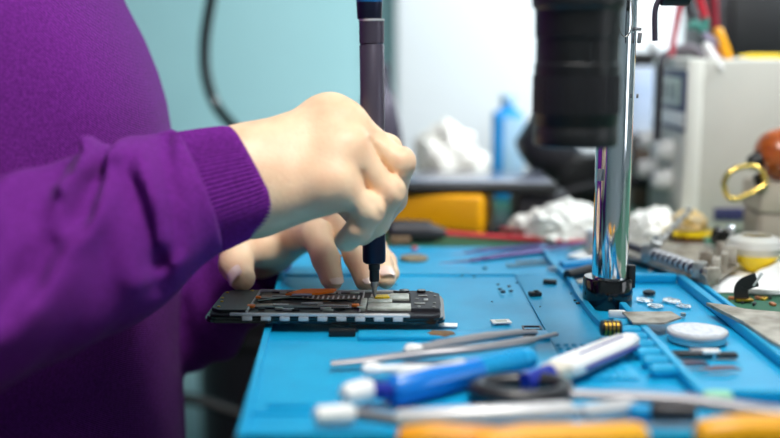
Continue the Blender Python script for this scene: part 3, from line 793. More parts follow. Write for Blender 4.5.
# hot air gun
q = ground(575, 1.17)
t = thing('hot_air_gun', q, 'dark grey hot air gun resting nose up behind the microscope column', 'hot air gun')
bm = bm_new(); tube(bm, spline([P(528, 122, 1.17), P(534, 128, 1.17), P(548, 150, 1.17), P(575, 172, 1.17), P(606, 185, 1.17)], 5), [.008, .014, .018, .020, .022, .024, .026, .027, .028, .028, .028, .028, .026, .025, .024, .022, .021, .020, .019, .017, .012][:21], 24); part('gun_body', bm, 'charcoal', t)
bm = bm_new(); box(bm, (P(578, 180, 1.17).x, 1.17, .030), (.058, .05, .066), bev=.01); part('cradle', bm, 'black', t)
bm = bm_new(); tube(bm, spline([P(560, 196, 1.14), P(590, 187, 1.14), P(640, 182, 1.15), P(660, 190, 1.2)], 6), .006, 12); part('hose', bm, 'charcoal', t)
# white crumpled plastic bag right of yellow case
def bagmesh(cx, cy, rx_, ry_, h, seed):
    bm = bm_new(); bmesh.ops.create_icosphere(bm, subdivisions=5, radius=1)
    for v in bm.verts:
        n_ = 1+.30*noise.noise(v.co*1.7+Vector((seed, 0, 0)))+.22*abs(noise.noise(v.co*4.1+Vector((0, seed, 0))))+.08*noise.noise(v.co*9)
        z = v.co.z*h*n_
        v.co = Vector((cx+v.co.x*rx_*n_, cy+v.co.y*ry_*n_, GZ+.001+max(z, 0)))
    return bm
q = ground(556, .99); single('white_plastic_bag', bagmesh(q.x+.006, 1.01, .046, .032, .030, 3.1), 'bag', 'crumpled white plastic bag left of the chrome column, right of the yellow case', 'bag')
q = ground(664, 1.0); single('white_plastic_bag', bagmesh(q.x-.004, .995, .036, .026, .026, 8.7), 'bag', 'crumpled white plastic bag between the chrome column and the yellow spool', 'bag')
bm = bm_new(); sheet(bm, [G(506, 222, GZ+.012), G(598, 231, GZ+.006), G(600, 222, GZ+.012), G(515, 216, GZ+.02)], 16, 6, .004, 40, seed=2)
# black probe with red lead
t = thing('red_test_probe', G(440, 236), 'black handled probe with a red stem lying before the yellow case', 'probe')
bm = bm_new(); tube(bm, [P(386, 231, .985), P(392, 231, .985), P(428, 232, .985), P(434, 233, .985), P(446, 233, .985)], [.006, .0105, .0105, .008, .004], 18); part('handle', bm, 'charcoal', t)
bm = bm_new(); tube(bm, spline([P(444, 233, .985), P(480, 236, .985), P(530, 239, .985), P(575, 243, .975), P(600, 244, .97)], 5), .0027, 12); part('red_stem', bm, 'red', t)
bm = bm_new(); tube(bm, spline([P(500, 229, 1.0), P(540, 234, .995), P(585, 240, .99), P(640, 241, 1.0)], 5), .0024, 10)
single('dark_red_lead', bm, 'dark_red', 'thin dark red lead running behind the red probe stem to the column', 'cable')
bm = bm_new(); tube(bm, spline([G(488, 231, 0), G(520, 227, 0), G(570, 230, 0), G(620, 233, 0)], 5), .0035, 10)
single('black_lead', bm, 'charcoal', 'black lead lying along the back between the yellow case and the bag', 'cable')
# flux pieces
bm = bm_new(); box(bm, G(400, 245)+Vector((0, 0, .004)), (.019, .011, .0065), bev=.0015, rz=.1); single('rosin_block', bm, 'brown', 'brown rosin block on the back edge of the blue mat', 'block')
c = G(414, 260); bm = bm_new(); lathe(bm, c, [(.0108, 0), (.0118, .0006), (.0118, .0026), (.0108, .0032), (0, .0032)], 36); single('tan_disc', bm, 'tan', 'small round tan disc lying on the blue mat right of the fist', 'disc')
bm = bm_new(); lathe(bm, P(414.5, 247.5, .93), [(.0012, 0), (.0026, .001), (.0026, .003), (0, .004)], 12); bm.transform(Matrix.Translation((0, 0, -P(414.5, 247.5, .93).z)));
single('pale_bead', bm, 'pink', 'tiny pink bead between the rosin block and the tan disc', 'bead')
# violet tweezers
t = thing('violet_tweezers', G(520, 251), 'violet coated tweezers lying open on the back of the blue mat', 'tweezers')
bm = bm_new(); tube(bm, spline([P(584, 243, .945), P(540, 246, .94), P(500, 249, .93), P(474, 252, .92), P(463, 254, .915)], 5), [.0022]*5+[.0042]*5+[.0040]*5+[.003]*5+[.0015], 12, flat=.55); part('upper_arm', bm, 'violet_steel', t)
bm = bm_new(); tube(bm, [P(465, 254, .915), P(440, 256.5, .905)], [.0016, .0004], 8); part('upper_tip', bm, 'tip_steel', t)
bm = bm_new(); tube(bm, spline([P(584, 244, .938), P(545, 250, .915), P(505, 255, .895), P(480, 259, .882), P(468, 261, .876)], 5), [.0022]*5+[.0044]*5+[.0042]*5+[.003]*5+[.0016], 12, flat=.55); part('lower_arm', bm, 'violet_steel', t)
bm = bm_new(); tube(bm, [P(470, 261, .876), P(438, 263.5, .872)], [.0017, .0004], 8); part('lower_tip', bm, 'tip_steel', t)
# small parts scattered
def spring(p, q, r, turns, w):
    bm = bm_new(); p = Vector(p); q = Vector(q); d = (q-p); L_ = d.length; d.normalize(); s = d.cross(Vector((0, 0, 1))).normalized(); u = s.cross(d)
    pts = [p+d*(L_*k/(turns*12))+(s*math.cos(k*PI/6)+u*math.sin(k*PI/6))*r for k in range(turns*12+1)]
    return tube(bm, pts, w, 6)
single('tiny_spring', spring(G(506, 268)+Vector((0, 0, .0022)), G(547, 265)+Vector((0, 0, .0022)), .0018, 9, .0006), 'steel', 'tiny steel spring lying below the violet tweezers, nearer one', 'spring')
single('tiny_spring', spring(G(516, 264)+Vector((0, 0, .0022)), G(546, 262)+Vector((0, 0, .0022)), .0016, 7, .0006), 'steel', 'tiny steel spring below the violet tweezers, the one behind', 'spring')
def speck(px, py, s, m, label, name='solder_crumb', cat='crumb', rz=0):
    bm = bm_new(); c = G(px, py); bmesh.ops.create_icosphere(bm, subdivisions=2, radius=1)
    for v in bm.verts:
        n_ = 1+.45*noise.noise(v.co*1.6+Vector((px, py, 0)))
        v.co = Vector((c.x+v.co.x*s*n_, c.y+v.co.y*s*n_, max(0, .55*s+v.co.z*.6*s*n_)+.0001))
    single(name, bm, m, label, cat, group='crumbs scattered on the blue mat' if cat == 'crumb' else None)
bm = bm_new(); c = G(535, 296); box(bm, c+Vector((0, 0, .0016)), (.0085, .006, .003), bev=.0006, rz=.3); box(bm, c+Vector((.001, 0, .0036)), (.003, .003, .0012), bev=.0003, rz=.3)
single('black_chip', bm, 'module_black', 'small black chip alone on the blue mat between phone and column', 'chip')
bm = bm_new(); c = G(550, 284); box(bm, c+Vector((0, 0, .0017)), (.010, .006, .0034), bev=.0008, rz=-.2); single('black_chip', bm, 'module_black', 'small black chip behind, nearest the wavy blue ridge', 'chip')
cr = [(500, 290, .0012), (503, 293, .0016), (509, 287, .001), (511, 292, .0012), (498, 285, .0008), (517, 283, .0007), (485, 269, .0014), (474, 277, .0008), (462, 276, .0009), (492, 302, .0006), (560, 268, .0008), (575, 301, .0009), (578, 304, .0012), (584, 307, .0009), (588, 305, .0007), (571, 294, .0006), (540, 307, .0005), (396, 285, .0007)]
for (x, y, s) in cr:
    bm = bm_new(); c = G(x, y)
    bmesh.ops.create_icosphere(bm, subdivisions=2, radius=1)
    for v in bm.verts:
        n_ = 1+.45*noise.noise(v.co*1.6+Vector((x, y, 0)))
        v.co = Vector((c.x+v.co.x*s*n_*1.3, c.y+v.co.y*s*n_, max(-.0001, v.co.z*.8*s*n_+.5*s)))
    single('solder_crumb', bm, 'charcoal', 'tiny dark crumb among those scattered on the blue mat', 'crumb', group='dark crumbs scattered on the blue mat')
speck(552, 272, .0042, 'clear', 'clear glass-like lump on the blue mat beside the wavy ridge', 'clear_lump', 'lump')
speck(581, 285, .0040, 'film', 'pale foil scrap left of the black column collar', 'foil_scrap', 'scrap')
def tag_(px, py, w, d, rz, m, name, label, cat, hole=False):
    bm = bm_new(); c = G(px, py); box(bm, c+Vector((0, 0, .0004)), (w, d, .0008), rz=rz, bev=.0002)
    o = single(name, bm, m, label, cat)
    if hole:
        bm = bm_new(); box(bm, c+Vector((0, 0, .00095)), (w*.55, d*.45, .0003), rz=rz); part('centre_mark', bm, 'shield', o)
tag_(501, 322, .0125, .009, .15, 'white', 'white_chip', 'flat white square chip with a grey centre right of the phone', 'chip', True)
tag_(448, 325.5, .012, .008, -.1, 'paper', 'paper_label', 'small blank white label at the phone corner', 'label')
tag_(380, 336, .0145, .006, 0, 'copper', 'copper_strip', 'thin copper brown strip just below the phone', 'strip')
bm = bm_new(); box(bm, Vector((G(343, 330).x, .6505, .0010)), (.0165, .006, .0045), bev=.0008); single('black_wedge', bm, 'black', 'small black block tucked under the near edge of the phone', 'block')
bm = bm_new(); c = G(442, 337); bmesh.ops.create_icosphere(bm, subdivisions=3, radius=1)
for v in bm.verts:
    n_ = 1+.2*noise.noise(v.co*3); v.co = Vector((c.x+v.co.x*.009*n_, c.y+v.co.y*.007*n_, .0018+v.co.z*.0018*n_))
single('brown_nugget', bm, 'brown', 'flattened brown nugget behind the grey tweezers', 'nugget')
bm = bm_new(); c = G(532, 329)
for (dx, dy, w, d) in ((0, .004, .012, .001), (0, -.004, .012, .001), (-.0055, 0, .001, .008), (.0055, 0, .001, .008)): box(bm, c+Vector((dx, dy, .0006)), (w, d, .0012))
single('wire_frame', bm, 'dark_metal', 'tiny dark rectangular frame at the end of the grey tweezers', 'frame')

# ------------------------------------------------------------------ AROUND THE COLUMN
bm = bm_new(); prism(bm, [G(567, 257), G(592, 248.5), G(606, 249), G(606, 262), G(597, 264)], .0016)
single('white_card', bm, 'paper', 'small white card left of the column with a steel nut on it', 'card')
bm = bm_new(); c = G(594, 250, .0016); box(bm, c+Vector((0, 0, .009)), (.014, .012, .018), bev=.003); single('steel_cube', bm, 'alu', 'pale steel block standing on the white card left of the column', 'block')
bm = bm_new(); tube(bm, [G(561, 270)+Vector((0, 0, .004)), G(592, 267)+Vector((0, 0, .004))], .0035, 12); single('blue_plug', bm, 'cyan', 'short blue rod lying between the ridge and the column', 'rod')
bm = bm_new(); tube(bm, [G(567, 282)+Vector((0, 0, .005)), G(590, 277)+Vector((0, 0, .005))], [.004, .005], 12); single('black_grommet', bm, 'black', 'black rubber stub leaning at the foot of the column, left side', 'stub')
# steel clamp plate
t = thing('board_clamp', G(670, 270), 'steel circuit board clamp with coil spring rods on a stained plate, right of column', 'clamp')
plate = [G(640, 266), G(709, 291), G(738, 272), G(700, 250), G(640, 246), G(590, 247), G(588, 256)]
zp = .0035
bm = bm_new(); prism(bm, [Vector((p.x, p.y, zp)) for p in plate], .0022); part('plate', bm, 'dirty_steel', t)
def Z0(px, py, h): return G(px, py, h)
A0 = Z0(634, 249, .012); A1 = Z0(708, 273, .012)
bm = bm_new(); tube(bm, [Z0(612, 240, .012), A1], .0032, 12); rod = part('rod', bm, 'dark_metal', t)
part('coil_spring', spring(Z0(655, 255, .012), Z0(697, 269, .012), .0046, 8, .0012), 'alu', rod)
for (px, py, s) in ((649, 253, (.012, .011, .015)), (700, 270, (.011, .012, .013))):
    bm = bm_new(); box(bm, Z0(px, py, .012), s, bev=.002, rz=-.35); part('nut_block', bm, 'steel', rod)
for (px, py, h, s, rz) in ((711, 276, .010, (.012, .006, .013), .35), (716, 268, .013, (.006, .016, .016), -.35), (724, 262, .013, (.005, .014, .015), -.35), (729, 255, .015, (.012, .005, .014), -.35), (706, 257, .012, (.010, .008, .010), -.35), (722, 249, .012, (.008, .008, .012), .3)):
    bm = bm_new(); box(bm, Z0(px, py, h), s, bev=.0012, rz=rz); part('jaw', bm, 'dirty_steel', t)
bm = bm_new(); tube(bm, [Z0(703, 279, .008), Z0(718, 272, .012)], .0042, 12); part('screw_end', bm, 'dirty_steel', t)
bm = bm_new()
for k in range(7):
    a = P(659+k*5, 243-k*5.4, .86+k*.012)
    bmesh.ops.create_icosphere(bm, subdivisions=2, radius=.0034, matrix=Matrix.Translation(a))
tube(bm, [P(657, 245, .855), P(690, 209, .935)], .0018, 10)
part('beaded_arm', bm, 'steel', t)
bm = bm_new(); tube(bm, [P(651, 243, .85), P(660, 246, .85)], [.004, .0034], 12); tube(bm, [P(656, 236, .85), P(657, 249, .85)], .0022, 10); part('wing_nut', bm, 'steel', t)
# pile of small screws and knob
t = thing('thumb_screw_cluster', G(728, 262), 'cluster of dark thumb screws topped by a small steel ball, behind the clamp jaws', 'screws')
rnd = random.Random(4)
for k in range(9):
    p = Vector((G(727, 258).x+rnd.uniform(-.013, .011), G(727, 258).y+rnd.uniform(-.012, .012), .005+.0085*(k % 3)*1.0)); d = Vector((rnd.uniform(-1, 1), rnd.uniform(-1, 1), rnd.uniform(-.3, .6))).normalized()
    bm = bm_new(); lathe(bm, p, [(.0052, 0), (.0058, .001), (.0058, .0045), (.0024, .0047), (.0024, .012), (0, .0125)], 14, d); part('thumb_screw', bm, 'gloss_black' if k % 3 else 'steel', t)
bm = bm_new(); pk = P(731, 229, .88); tube(bm, [Vector((pk.x, pk.y, .0)), pk], .0016, 10); bmesh.ops.create_uvsphere(bm, u_segments=20, v_segments=12, radius=.0042, matrix=Matrix.Translation(pk)); part('ball_post', bm, 'chrome', t)
# yellow spool with amber core
c = ground(690, .955); 
t = thing('yellow_spool', c, 'yellow flanged spool with an amber core and crumpled tape on top', 'spool')
bm = bm_new(); lathe(bm, c, [(.013, 0), (.013, .0135)], 36); part('amber_core', bm, 'amber', t)
bm = bm_new(); lathe(bm, c+Vector((0, 0, .0135)), [(.0215, 0), (.0225, .0006), (.0225, .0024), (.0215, .003)], 48); part('flange', bm, 'yellow2', t)
bm = bm_new(); bmesh.ops.create_icosphere(bm, subdivisions=4, radius=1)
for v in bm.verts:
    n_ = 1+.35*noise.noise(v.co*2.3+Vector((5, 0, 0)))+.15*noise.noise(v.co*6)
    v.co = Vector((c.x+v.co.x*.0165*n_-.001, c.y+v.co.y*.014*n_, GZ+.020+max(v.co.z, 0)*.0135*n_))
part('crumpled_tape', bm, mat('wrinkled_tape', rgb(226, 186, 92), .5, col2=rgb(206, 190, 160), scale=120), t)
c = ground(697, .915); bm = bm_new(); lathe(bm, c, [(.010, 0), (.016, .004), (.0175, .009), (.0168, .009), (.015, .0045), (0, .0015)], 36); single('clear_dish', bm, 'poly', 'shallow clear plastic dish in front of the yellow spool', 'dish')
# white papers under the clamp
bm = bm_new(); sheet(bm, [G(655, 291, GZ), G(790, 296, GZ), G(800, 262, GZ), G(645, 262, GZ)], 26, 14, .0020, 30, seed=1)
bm2 = bm
single('white_paper', bm, 'paper', 'white paper sheet lying under the clamp plate, over the tray edge', 'paper')
bm = bm_new(); sheet(bm, [G(737, 290, .002), G(800, 293, .002), G(812, 262, .03), G(772, 262, .002)], 12, 10, .002, 30, seed=4)
single('white_paper', bm, 'paper', 'white paper sheet tilted up at the right, before the yellow bowl', 'paper')
c = ground(757, .85)
t = thing('yellow_bowl', c, 'small bowl with a yellow bottom and clear rim at the right', 'bowl')
bm = bm_new(); lathe(bm, c, [(.005, 0), (.013, .007), (.0205, .016), (.0195, .0165), (.0125, .009), (0, .003)], 40); part('yellow_bottom', bm, 'yellow2', t)
bm = bm_new(); lathe(bm, c+Vector((0, 0, .016)), [(.0205, 0), (.0235, .006), (.021, .0115), (.0125, .0145), (.0120, .0135), (.019, .0105), (.022, .006), (.0190, 0)], 40, closed=True); part('clear_rim', bm, 'poly', t)
# black ribbon flex
bm = bm_new(); base = G(742, 301, GZ+.001)
pts = spline([base, P(741, 290, base.y), P(745, 284, base.y), P(757, 279.5, base.y)], 5)
w = .0055; rows = []
for i, p in enumerate(pts):
    tt = (pts[min(i+1, len(pts)-1)]-pts[max(i-1, 0)]).normalized(); n_ = Vector((0, 1, 0)); s = Vector((-tt.z, 0, tt.x))
    rows.append([bm.verts.new(p+s*a_*w+n_*b_*.004) for a_, b_ in ((-.9, -.1), (.9, -.1), (.9, .1), (-.9, .1))])
for A, B in zip(rows, rows[1:]):
    for k in range(4): bm.faces.new((A[k], A[(k+1) % 4], B[(k+1) % 4], B[k]))
bm.faces.new(rows[0][::-1]); bm.faces.new(rows[-1])
fl = single('ribbon_flex', bm, 'module_black', 'curled black ribbon connector with a steel edge standing before the paper', 'ribbon connector')
bm = bm_new(); e = pts[-1]; box(bm, e+Vector((.0004, 0, 0)), (.0016, .0022, .011), ry=.55, bev=.0003); part('steel_edge', bm, 'light_steel', fl)
bm = bm_new(); box(bm, base+Vector((.001, 0, .0012)), (.012, .008, .0016), bev=.0005); part('gold_foot', bm, 'gold', fl)
rnd = random.Random(9)
for k in range(12):
    bm = bm_new(); c = G(722+k*4.6, 303+rnd.uniform(-4, 3), GZ); box(bm, c+Vector((0, 0, .001)), (rnd.uniform(.003, .007), rnd.uniform(.002, .005), .002), rz=rnd.uniform(0, 3), bev=.0005, ry=rnd.uniform(-.2, .2))
    single('contact_scrap', bm, ('gold', 'module_black', 'copper')[k % 3], 'gold and dark contact scrap on the green mat under the ribbon connector', 'scrap', group='contact scraps on the green mat')

# ------------------------------------------------------------------ POWER SUPPLY
X0 = P(690, 150, 1.02).x; TY0, TY1 = 1.02, 1.15; ZTOP = .164
psu = t = thing('bench_power_supply', (X0+.13, 1.085, GZ), 'cream bench power supply with white knobs and small display, clips on top', 'power supply')
bm = bm_new(); box(bm, (X0+.135, 1.085, (GZ+ZTOP)/2+.002), (.27, .13, ZTOP-GZ-.004), bev=.004); cab = part('cabinet', bm, 'cream2', t)
bm = bm_new(); box(bm, (X0+.002, 1.085, (GZ+ZTOP)/2+.002), (.016, .134, ZTOP-GZ-.002), bev=.003); fp = part('front_panel', bm, 'cream', t)
bm = bm_new(); box(bm, (X0-.0065, 1.078, .125), (.0014, .120, .058), bev=.0004); part('display_surround', bm, 'indigo', t)
bm = bm_new(); box(bm, (X0-.0078, 1.078, .133), (.002, .085, .026), bev=.0005); dsp = part('display', bm, 'lcd', t)
bm = bm_new()
for k in range(4): box(bm, (X0-.0090, 1.051+k*.018, .133), (.0006, .009, .015), bev=.0002)
part('display_digit', bm, 'lcd_dark', dsp)
bm = bm_new(); box(bm, (X0-.0068, 1.078, .107), (.002, .118, .014), bev=.0005); part('label_strip', bm, 'white', t)
for (yy, z_) in ((1.125, .080), (1.065, .076), (1.125, .050), (1.065, .046)):
    bm = bm_new(); lathe(bm, (X0-.006, yy, z_), [(.010, 0), (.0105, .001), (.009, .016), (.0075, .018), (0, .018)], 28, Vector((-1, 0, 0))); kb = part('knob', bm, 'white', t)
    bm = bm_new(); box(bm, (X0-.0242, yy, z_+.004), (.0006, .0012, .006)); part('knob_mark', bm, 'charcoal', kb)
bm = bm_new(); box(bm, (X0+.05, 1.0192, .018), (.05, .0015, .012), bev=.0005); part('vent', bm, 'indigo', cab)
for sx in (.03, .24):
    for sy in (-.05, .05): bm = bm_new(); lathe(bm, (X0+sx, 1.085+sy, GZ), [(.006, 0), (.006, .003)], 16); part('foot', bm, 'black', t)
# grey thing standing left of the power supply
q = ground(650, 1.2)
bm = bm_new(); box(bm, (P(650, 100, 1.27).x-.004, 1.27, .075), (.05, .03, .156), bev=.004); bx = single('pale_blue_box', bm, mat('pale_blue_card', rgb(196, 206, 222), .7, col2=rgb(170, 190, 220), scale=18), 'pale blue carton standing between the column and the power supply', 'box')
bm = bm_new(); box(bm, (P(648, 155, 1.21).x, 1.21, .039), (.040, .03, .084), bev=.006); single('brown_tin', bm, mat('brown_tin', rgb(92, 76, 66), .5), 'brown tin beside the power supply knobs', 'tin')
bm = bm_new(); box(bm, (P(653, 68, 1.27).x+.004, 1.27, .162), (.060, .03, .016), bev=.004); single('black_pouch', bm, 'black', 'flat black pouch on top of the pale blue carton', 'pouch')
bm = bm_new(); bmesh.ops.create_uvsphere(bm, u_segments=20, v_segments=12, radius=.0075, matrix=Matrix.Translation((P(654, 56, 1.26).x, 1.265, .1780))); single('white_bead', bm, 'white', 'shiny white ball on the black pouch', 'ball')
# leads and clips on top of the power supply
def lead(px_pts, Y, r, m, label, name='lead'):
    bm = bm_new(); tube(bm, spline([P(a_, b_, Y) for a_, b_ in px_pts], 5), r, 12); return single(name, bm, m, label, 'cable')
lead([(684, -40), (679, 5), (675, 30), (671, 56)], 1.06, .0032, 'pink', 'pinkish red lead hanging down onto the power supply front, leftmost', 'red_lead')
lead([(712, -40), (714, 10), (716, 35), (719, 57)], 1.10, .0042, 'dark_red', 'dark red lead hanging behind the yellow clip, rightmost', 'red_lead')
bm = bm_new(); tube(bm, spline([P(662, -3, .70), P(659, 0, .70), P(655, 12, .70), P(655, 41, .70)], 5), .0018, 10); part('hanging_strap', bm, 'dark_metal', scope)
lead([(684, -30), (688, 8), (694, 16), (701, 25)], 1.12, .005, 'charcoal', 'short dark lead behind the teal clip', 'dark_lead')
t = thing('teal_test_clip', P(700, 40, 1.05), 'red lead ending in a teal and lilac test clip over the power supply', 'test clip')
bm = bm_new(); tube(bm, spline([P(690, -40, 1.05), P(698, -5, 1.05), P(702, 8, 1.05), P(705, 18, 1.05)], 5), .0038, 12); part('red_lead', bm, 'red', t)
bm = bm_new(); tube(bm, spline([P(705, 16, 1.05), P(705, 24, 1.05), P(703, 30, 1.05), P(698, 26, 1.05), P(694, 23, 1.05), P(689, 28, 1.05)], 5), .0036, 12); part('teal_sleeve', bm, 'teal_plastic', t)
bm = bm_new(); tube(bm, spline([P(704, 32, 1.05), P(708, 38, 1.05), P(714, 39, 1.05), P(719, 44, 1.05)], 5), .0026, 12); part('lilac_sleeve', bm, 'lilac', t)
bm = bm_new(); tube(bm, [P(717, 28, 1.05), P(718, 31, 1.05), P(728, 57, 1.05), P(729, 60.5, 1.05)], [.003, .005, .0045, .003], 14); single('yellow_clip', bm, 'yellow', 'yellow clip leaning upright on the power supply before the black case', 'clip')
bm = bm_new(); tube(bm, [P(705, 43, 1.045), P(708, 48, 1.045), P(716, 60, 1.03), P(723, 69, 1.012)], [.003, .0042, .0036, .001], 14); tube(bm, [P(706, 53, 1.045), P(712, 55, 1.045)], .003, 12)
single('white_clip', bm, 'white', 'white clip with a grey point hanging over the power supply front top edge', 'clip')
bm = bm_new(); pn0 = P(738, 60.5, 1.04); pn0.z = ZTOP+.0028; tube(bm, [pn0, pn0+Vector((.012, 0, 0)), pn0+Vector((.12, .004, 0))], [.0008, .0028, .0028], 6, up=Vector((0, 0, 1))); single('yellow_pencil', bm, 'yellow2', 'yellow pencil lying on top of the power supply', 'pencil')
bm = bm_new(); tube(bm, spline([P(660, 60, 1.1), P(672, 52, 1.1), P(690, 48, 1.1), P(700, 55, 1.1), P(704, 59, 1.1)], 5), .005, 10); single('dark_hook', bm, mat('dull_wire', rgb(96, 88, 96), .5), 'dull grey curled wire lying on the front top corner of the power supply', 'wire')
bm = bm_new(); tube(bm, [P(662, 60, 1.02), P(661, 64, 1.015), P(659, 100, 1.01), P(657, 140, 1.01)], .0036, 12); part('output_lead', bm, 'charcoal', psu)
# dark equipment behind
bx0 = P(704, 30, 1.38).x
t = thing('black_equipment_case', (bx0+.25, 1.42, GZ), 'large black equipment case behind the power supply, top right', 'case')
bm = bm_new(); box(bm, (bx0+.25, 1.43, .15), (.50, .12, .306), bev=.006); part('case_shell', bm, mat('black_case', rgb(44, 42, 46), .5), t)
bm = bm_new(); box(bm, (bx0+.25, 1.366, .19), (.44, .008, .10), bev=.002); part('case_panel', bm, 'black', t)
# beige box + orange handled tool
q = P(762, 200, .93)
t = thing('beige_box', (q.x+.035, .955, GZ), 'beige plastic box at the right edge, under the wooden handled tool', 'box')
bm = bm_new(); box(bm, (q.x+.035, .955, (.032+GZ)/2), (.070, .05, .032-GZ), bev=.003); part('box_base', bm, 'beige_box', t)
bm = bm_new(); box(bm, (q.x+.035, .955, .0460), (.073, .053, .027), bev=.003); part('box_lid', bm, mat('beige_lid', rgb(188, 176, 160), .35), t)
t = thing('wooden_handled_tool', P(770, 165, .93), 'tool with a varnished orange wooden handle and brass loop, on the beige box', 'tool')
hb = P(760, 162, .94); hd = Vector((.75, .1, .28)).normalized()
bm = bm_new(); lathe(bm, hb, [(.008, 0), (.0155, .003), (.021, .010), (.0225, .02), (.020, .036), (.013, .055), (.012, .085), (0, .09)], 36, hd); part('handle', bm, 'wood_orange', t)
bm = bm_new(); lathe(bm, hb-hd*.010+Vector((0, 0, .002)), [(.005, 0), (.0065, .001), (.0085, .011)], 24, hd); part('ferrule', bm, 'black', t)
bm = bm_new(); lp = [(766, 184), (762, 171), (752, 166), (738, 168), (728, 174), (724, 184), (727, 195), (733, 199), (742, 197), (756, 190), (766, 184)]
tube(bm, spline([P(a_, b_, .925) for a_, b_ in lp], 5), .0030, 12, flat=.8); part('brass_loop', bm, 'brass', t)
bm = bm_new(); tube(bm, [P(758, 176, .93), P(763, 192, .935)], .0045, 12); part('black_pin', bm, 'black', t)

# ------------------------------------------------------------------ TRAY CONTENTS AND FOREGROUND
c = G(697, 340)
bm = bm_new(); Rr = .0182
lathe(bm, c, [(Rr*.92, 0), (Rr*.95, .0008), (Rr*.95, .0035), (Rr, .0042), (Rr, .0056), (Rr*.97, .0064), (Rr*.86, .0064)], 64); o = single('round_tin', bm, 'alu', 'small round steel tin with a mottled white top in the blue tray', 'tin')
bm = bm_new(); lathe(bm, c, [(Rr*.86, .0060), (Rr*.86, .0069), (Rr*.8, .0072), (0, .0074)], 64); part('tin_top', bm, mat('mottled_paper', rgb(216, 220, 226), .5, col2=rgb(176, 180, 196), scale=260, lo=.45, hi=.7), o)
# flex cable in tray
c = G(705, 357)
t = thing('tray_flex_connector', c, 'dark flex connector with a white block lying in the blue tray before the tin', 'connector')
bm = bm_new(); box(bm, c+Vector((-.006, 0, .0014)), (.020, .0050, .0022), bev=.0005); box(bm, c+Vector((.012, -.001, .0016)), (.012, .006, .0026), bev=.0008); box(bm, c+Vector((-.0165, .003, .0010)), (.0015, .009, .0014)); box(bm, c+Vector((-.0122, .0072, .0010)), (.010, .0015, .0014)); part('flex_strip', bm, 'module_black', t)
bm = bm_new(); box(bm, c+Vector((.003, -.0005, .0034)), (.0105, .0050, .0024), bev=.0008); part('white_block', bm, 'white', t)
bm = bm_new(); box(bm, c+Vector((.001, .0085, .0014)), (.015, .006, .0016), bev=.0006); part('grey_tab', bm, 'tool_steel', t)
bm = bm_new(); c = G(694, 367.5); tube(bm, [c+Vector((-.010, .001, .002)), c+Vector((-.004, 0, .0025)), c+Vector((.006, .001, .002)), c+Vector((.009, .001, .001))], [.001, .003, .0025, .0005], 10, flat=.6); single('dark_flake', bm, mat('dark_flake', rgb(66, 60, 82), .5), 'dark flake in the blue tray, between connector and rusty sliver', 'flake')
bm = bm_new(); c = G(722, 372); tube(bm, [c+Vector((-.013, -.001, .0015)), c+Vector((-.004, 0, .0022)), c+Vector((.006, .001, .0022)), c+Vector((.011, .001, .001))], [.0008, .0024, .002, .0005], 10, flat=.6); single('rusty_sliver', bm, mat('rust', rgb(122, 92, 96), .6), 'rusty sliver nearest the viewer in the blue tray', 'sliver')
# flat steel plate across tray wall
bm = bm_new(); prism(bm, [G(633, 324.5, .0064), G(664, 324.5, .0064), G(681, 319, .0064), G(671, 313, .0064), G(622, 313.5, .0064)], .0012); single('flat_steel_piece', bm, 'dirty_steel', 'flat pale steel piece lying over the tray wall before the black collar', 'plate')
c = G(617, 318); bm = bm_new(); box(bm, c+Vector((0, .001, .0025)), (.011, .004, .005), bev=.001); single('white_pill', bm, 'white', 'small white rectangular bead in front of the black collar', 'bead')
t = thing('black_coil', G(611, 330), 'small black coil with gold windings on the wavy ridge before the column', 'coil')
cc = G(611, 328, .0075)
bm = bm_new(); tube(bm, [cc+Vector((-.0065, 0, 0)), cc+Vector((-.006, 0, 0)), cc+Vector((.006, 0, 0)), cc+Vector((.0065, 0, 0))], [.003, .0046, .0046, .003], 16); part('coil_body', bm, 'module_black', t)
bm = bm_new()
for k in range(4):
    x = -.0036+k*.0024; tube(bm, [cc+Vector((x-.0005, 0, 0)), cc+Vector((x+.0005, 0, 0))], .0049, 16)
part('gold_winding', bm, 'gold', t)
bm = bm_new(); tube(bm, [G(616, 336, .005), G(632, 347, .003)], [.0020, .0018], 12); single('steel_pin', bm, 'tool_steel', 'short steel pin pointing down from the black coil', 'pin')
# right plier blade lying over rail
bm = bm_new(); prism(bm, [G(706, 305.5, .0062), G(726, 308, .0062), G(745, 312, .0062), G(800, 317, .0062), G(800, 358, .0062), G(771, 344, .0062), G(742, 324, .0062), G(722, 314, .0062)], .0022)
single('steel_spudger', bm, 'dirty_steel', 'dull pointed steel spudger lying over the right rail of the blue mat', 'blade')
# swarf stains: clear film blobs in the upper tray
for (x, y, s) in ((645, 300, .0055), (655, 306, .005), (672, 301, .006), (684, 306, .0045)):
    bm = bm_new(); c = G(x, y); bmesh.ops.create_icosphere(bm, subdivisions=3, radius=1)
    for v in bm.verts:
        n_ = 1+.5*noise.noise(v.co*2+Vector((x, 0, 0))); v.co = Vector((c.x+v.co.x*s*n_, c.y+v.co.y*s*n_*1.4, .0002+abs(v.co.z)*.0006))
    single('clear_glue_drop', bm, 'clear', 'dried clear glue drop in the back of the blue tray', 'glue', group='dried glue drops in the back of the tray')
bm = bm_new(); lathe(bm, G(649, 294), [(.0045, 0), (.0045, .002), (.002, .003), (0, .003)], 18); single('black_washer', bm, 'black', 'small black rubber button in the tray right behind the collar', 'button')
bm = bm_new(); lathe(bm, G(683, 316), [(.0018, 0), (.0018, .002), (0, .0025)], 14); single('tiny_screw', bm, 'steel', 'tiny steel screw head beside the round tin', 'screw')

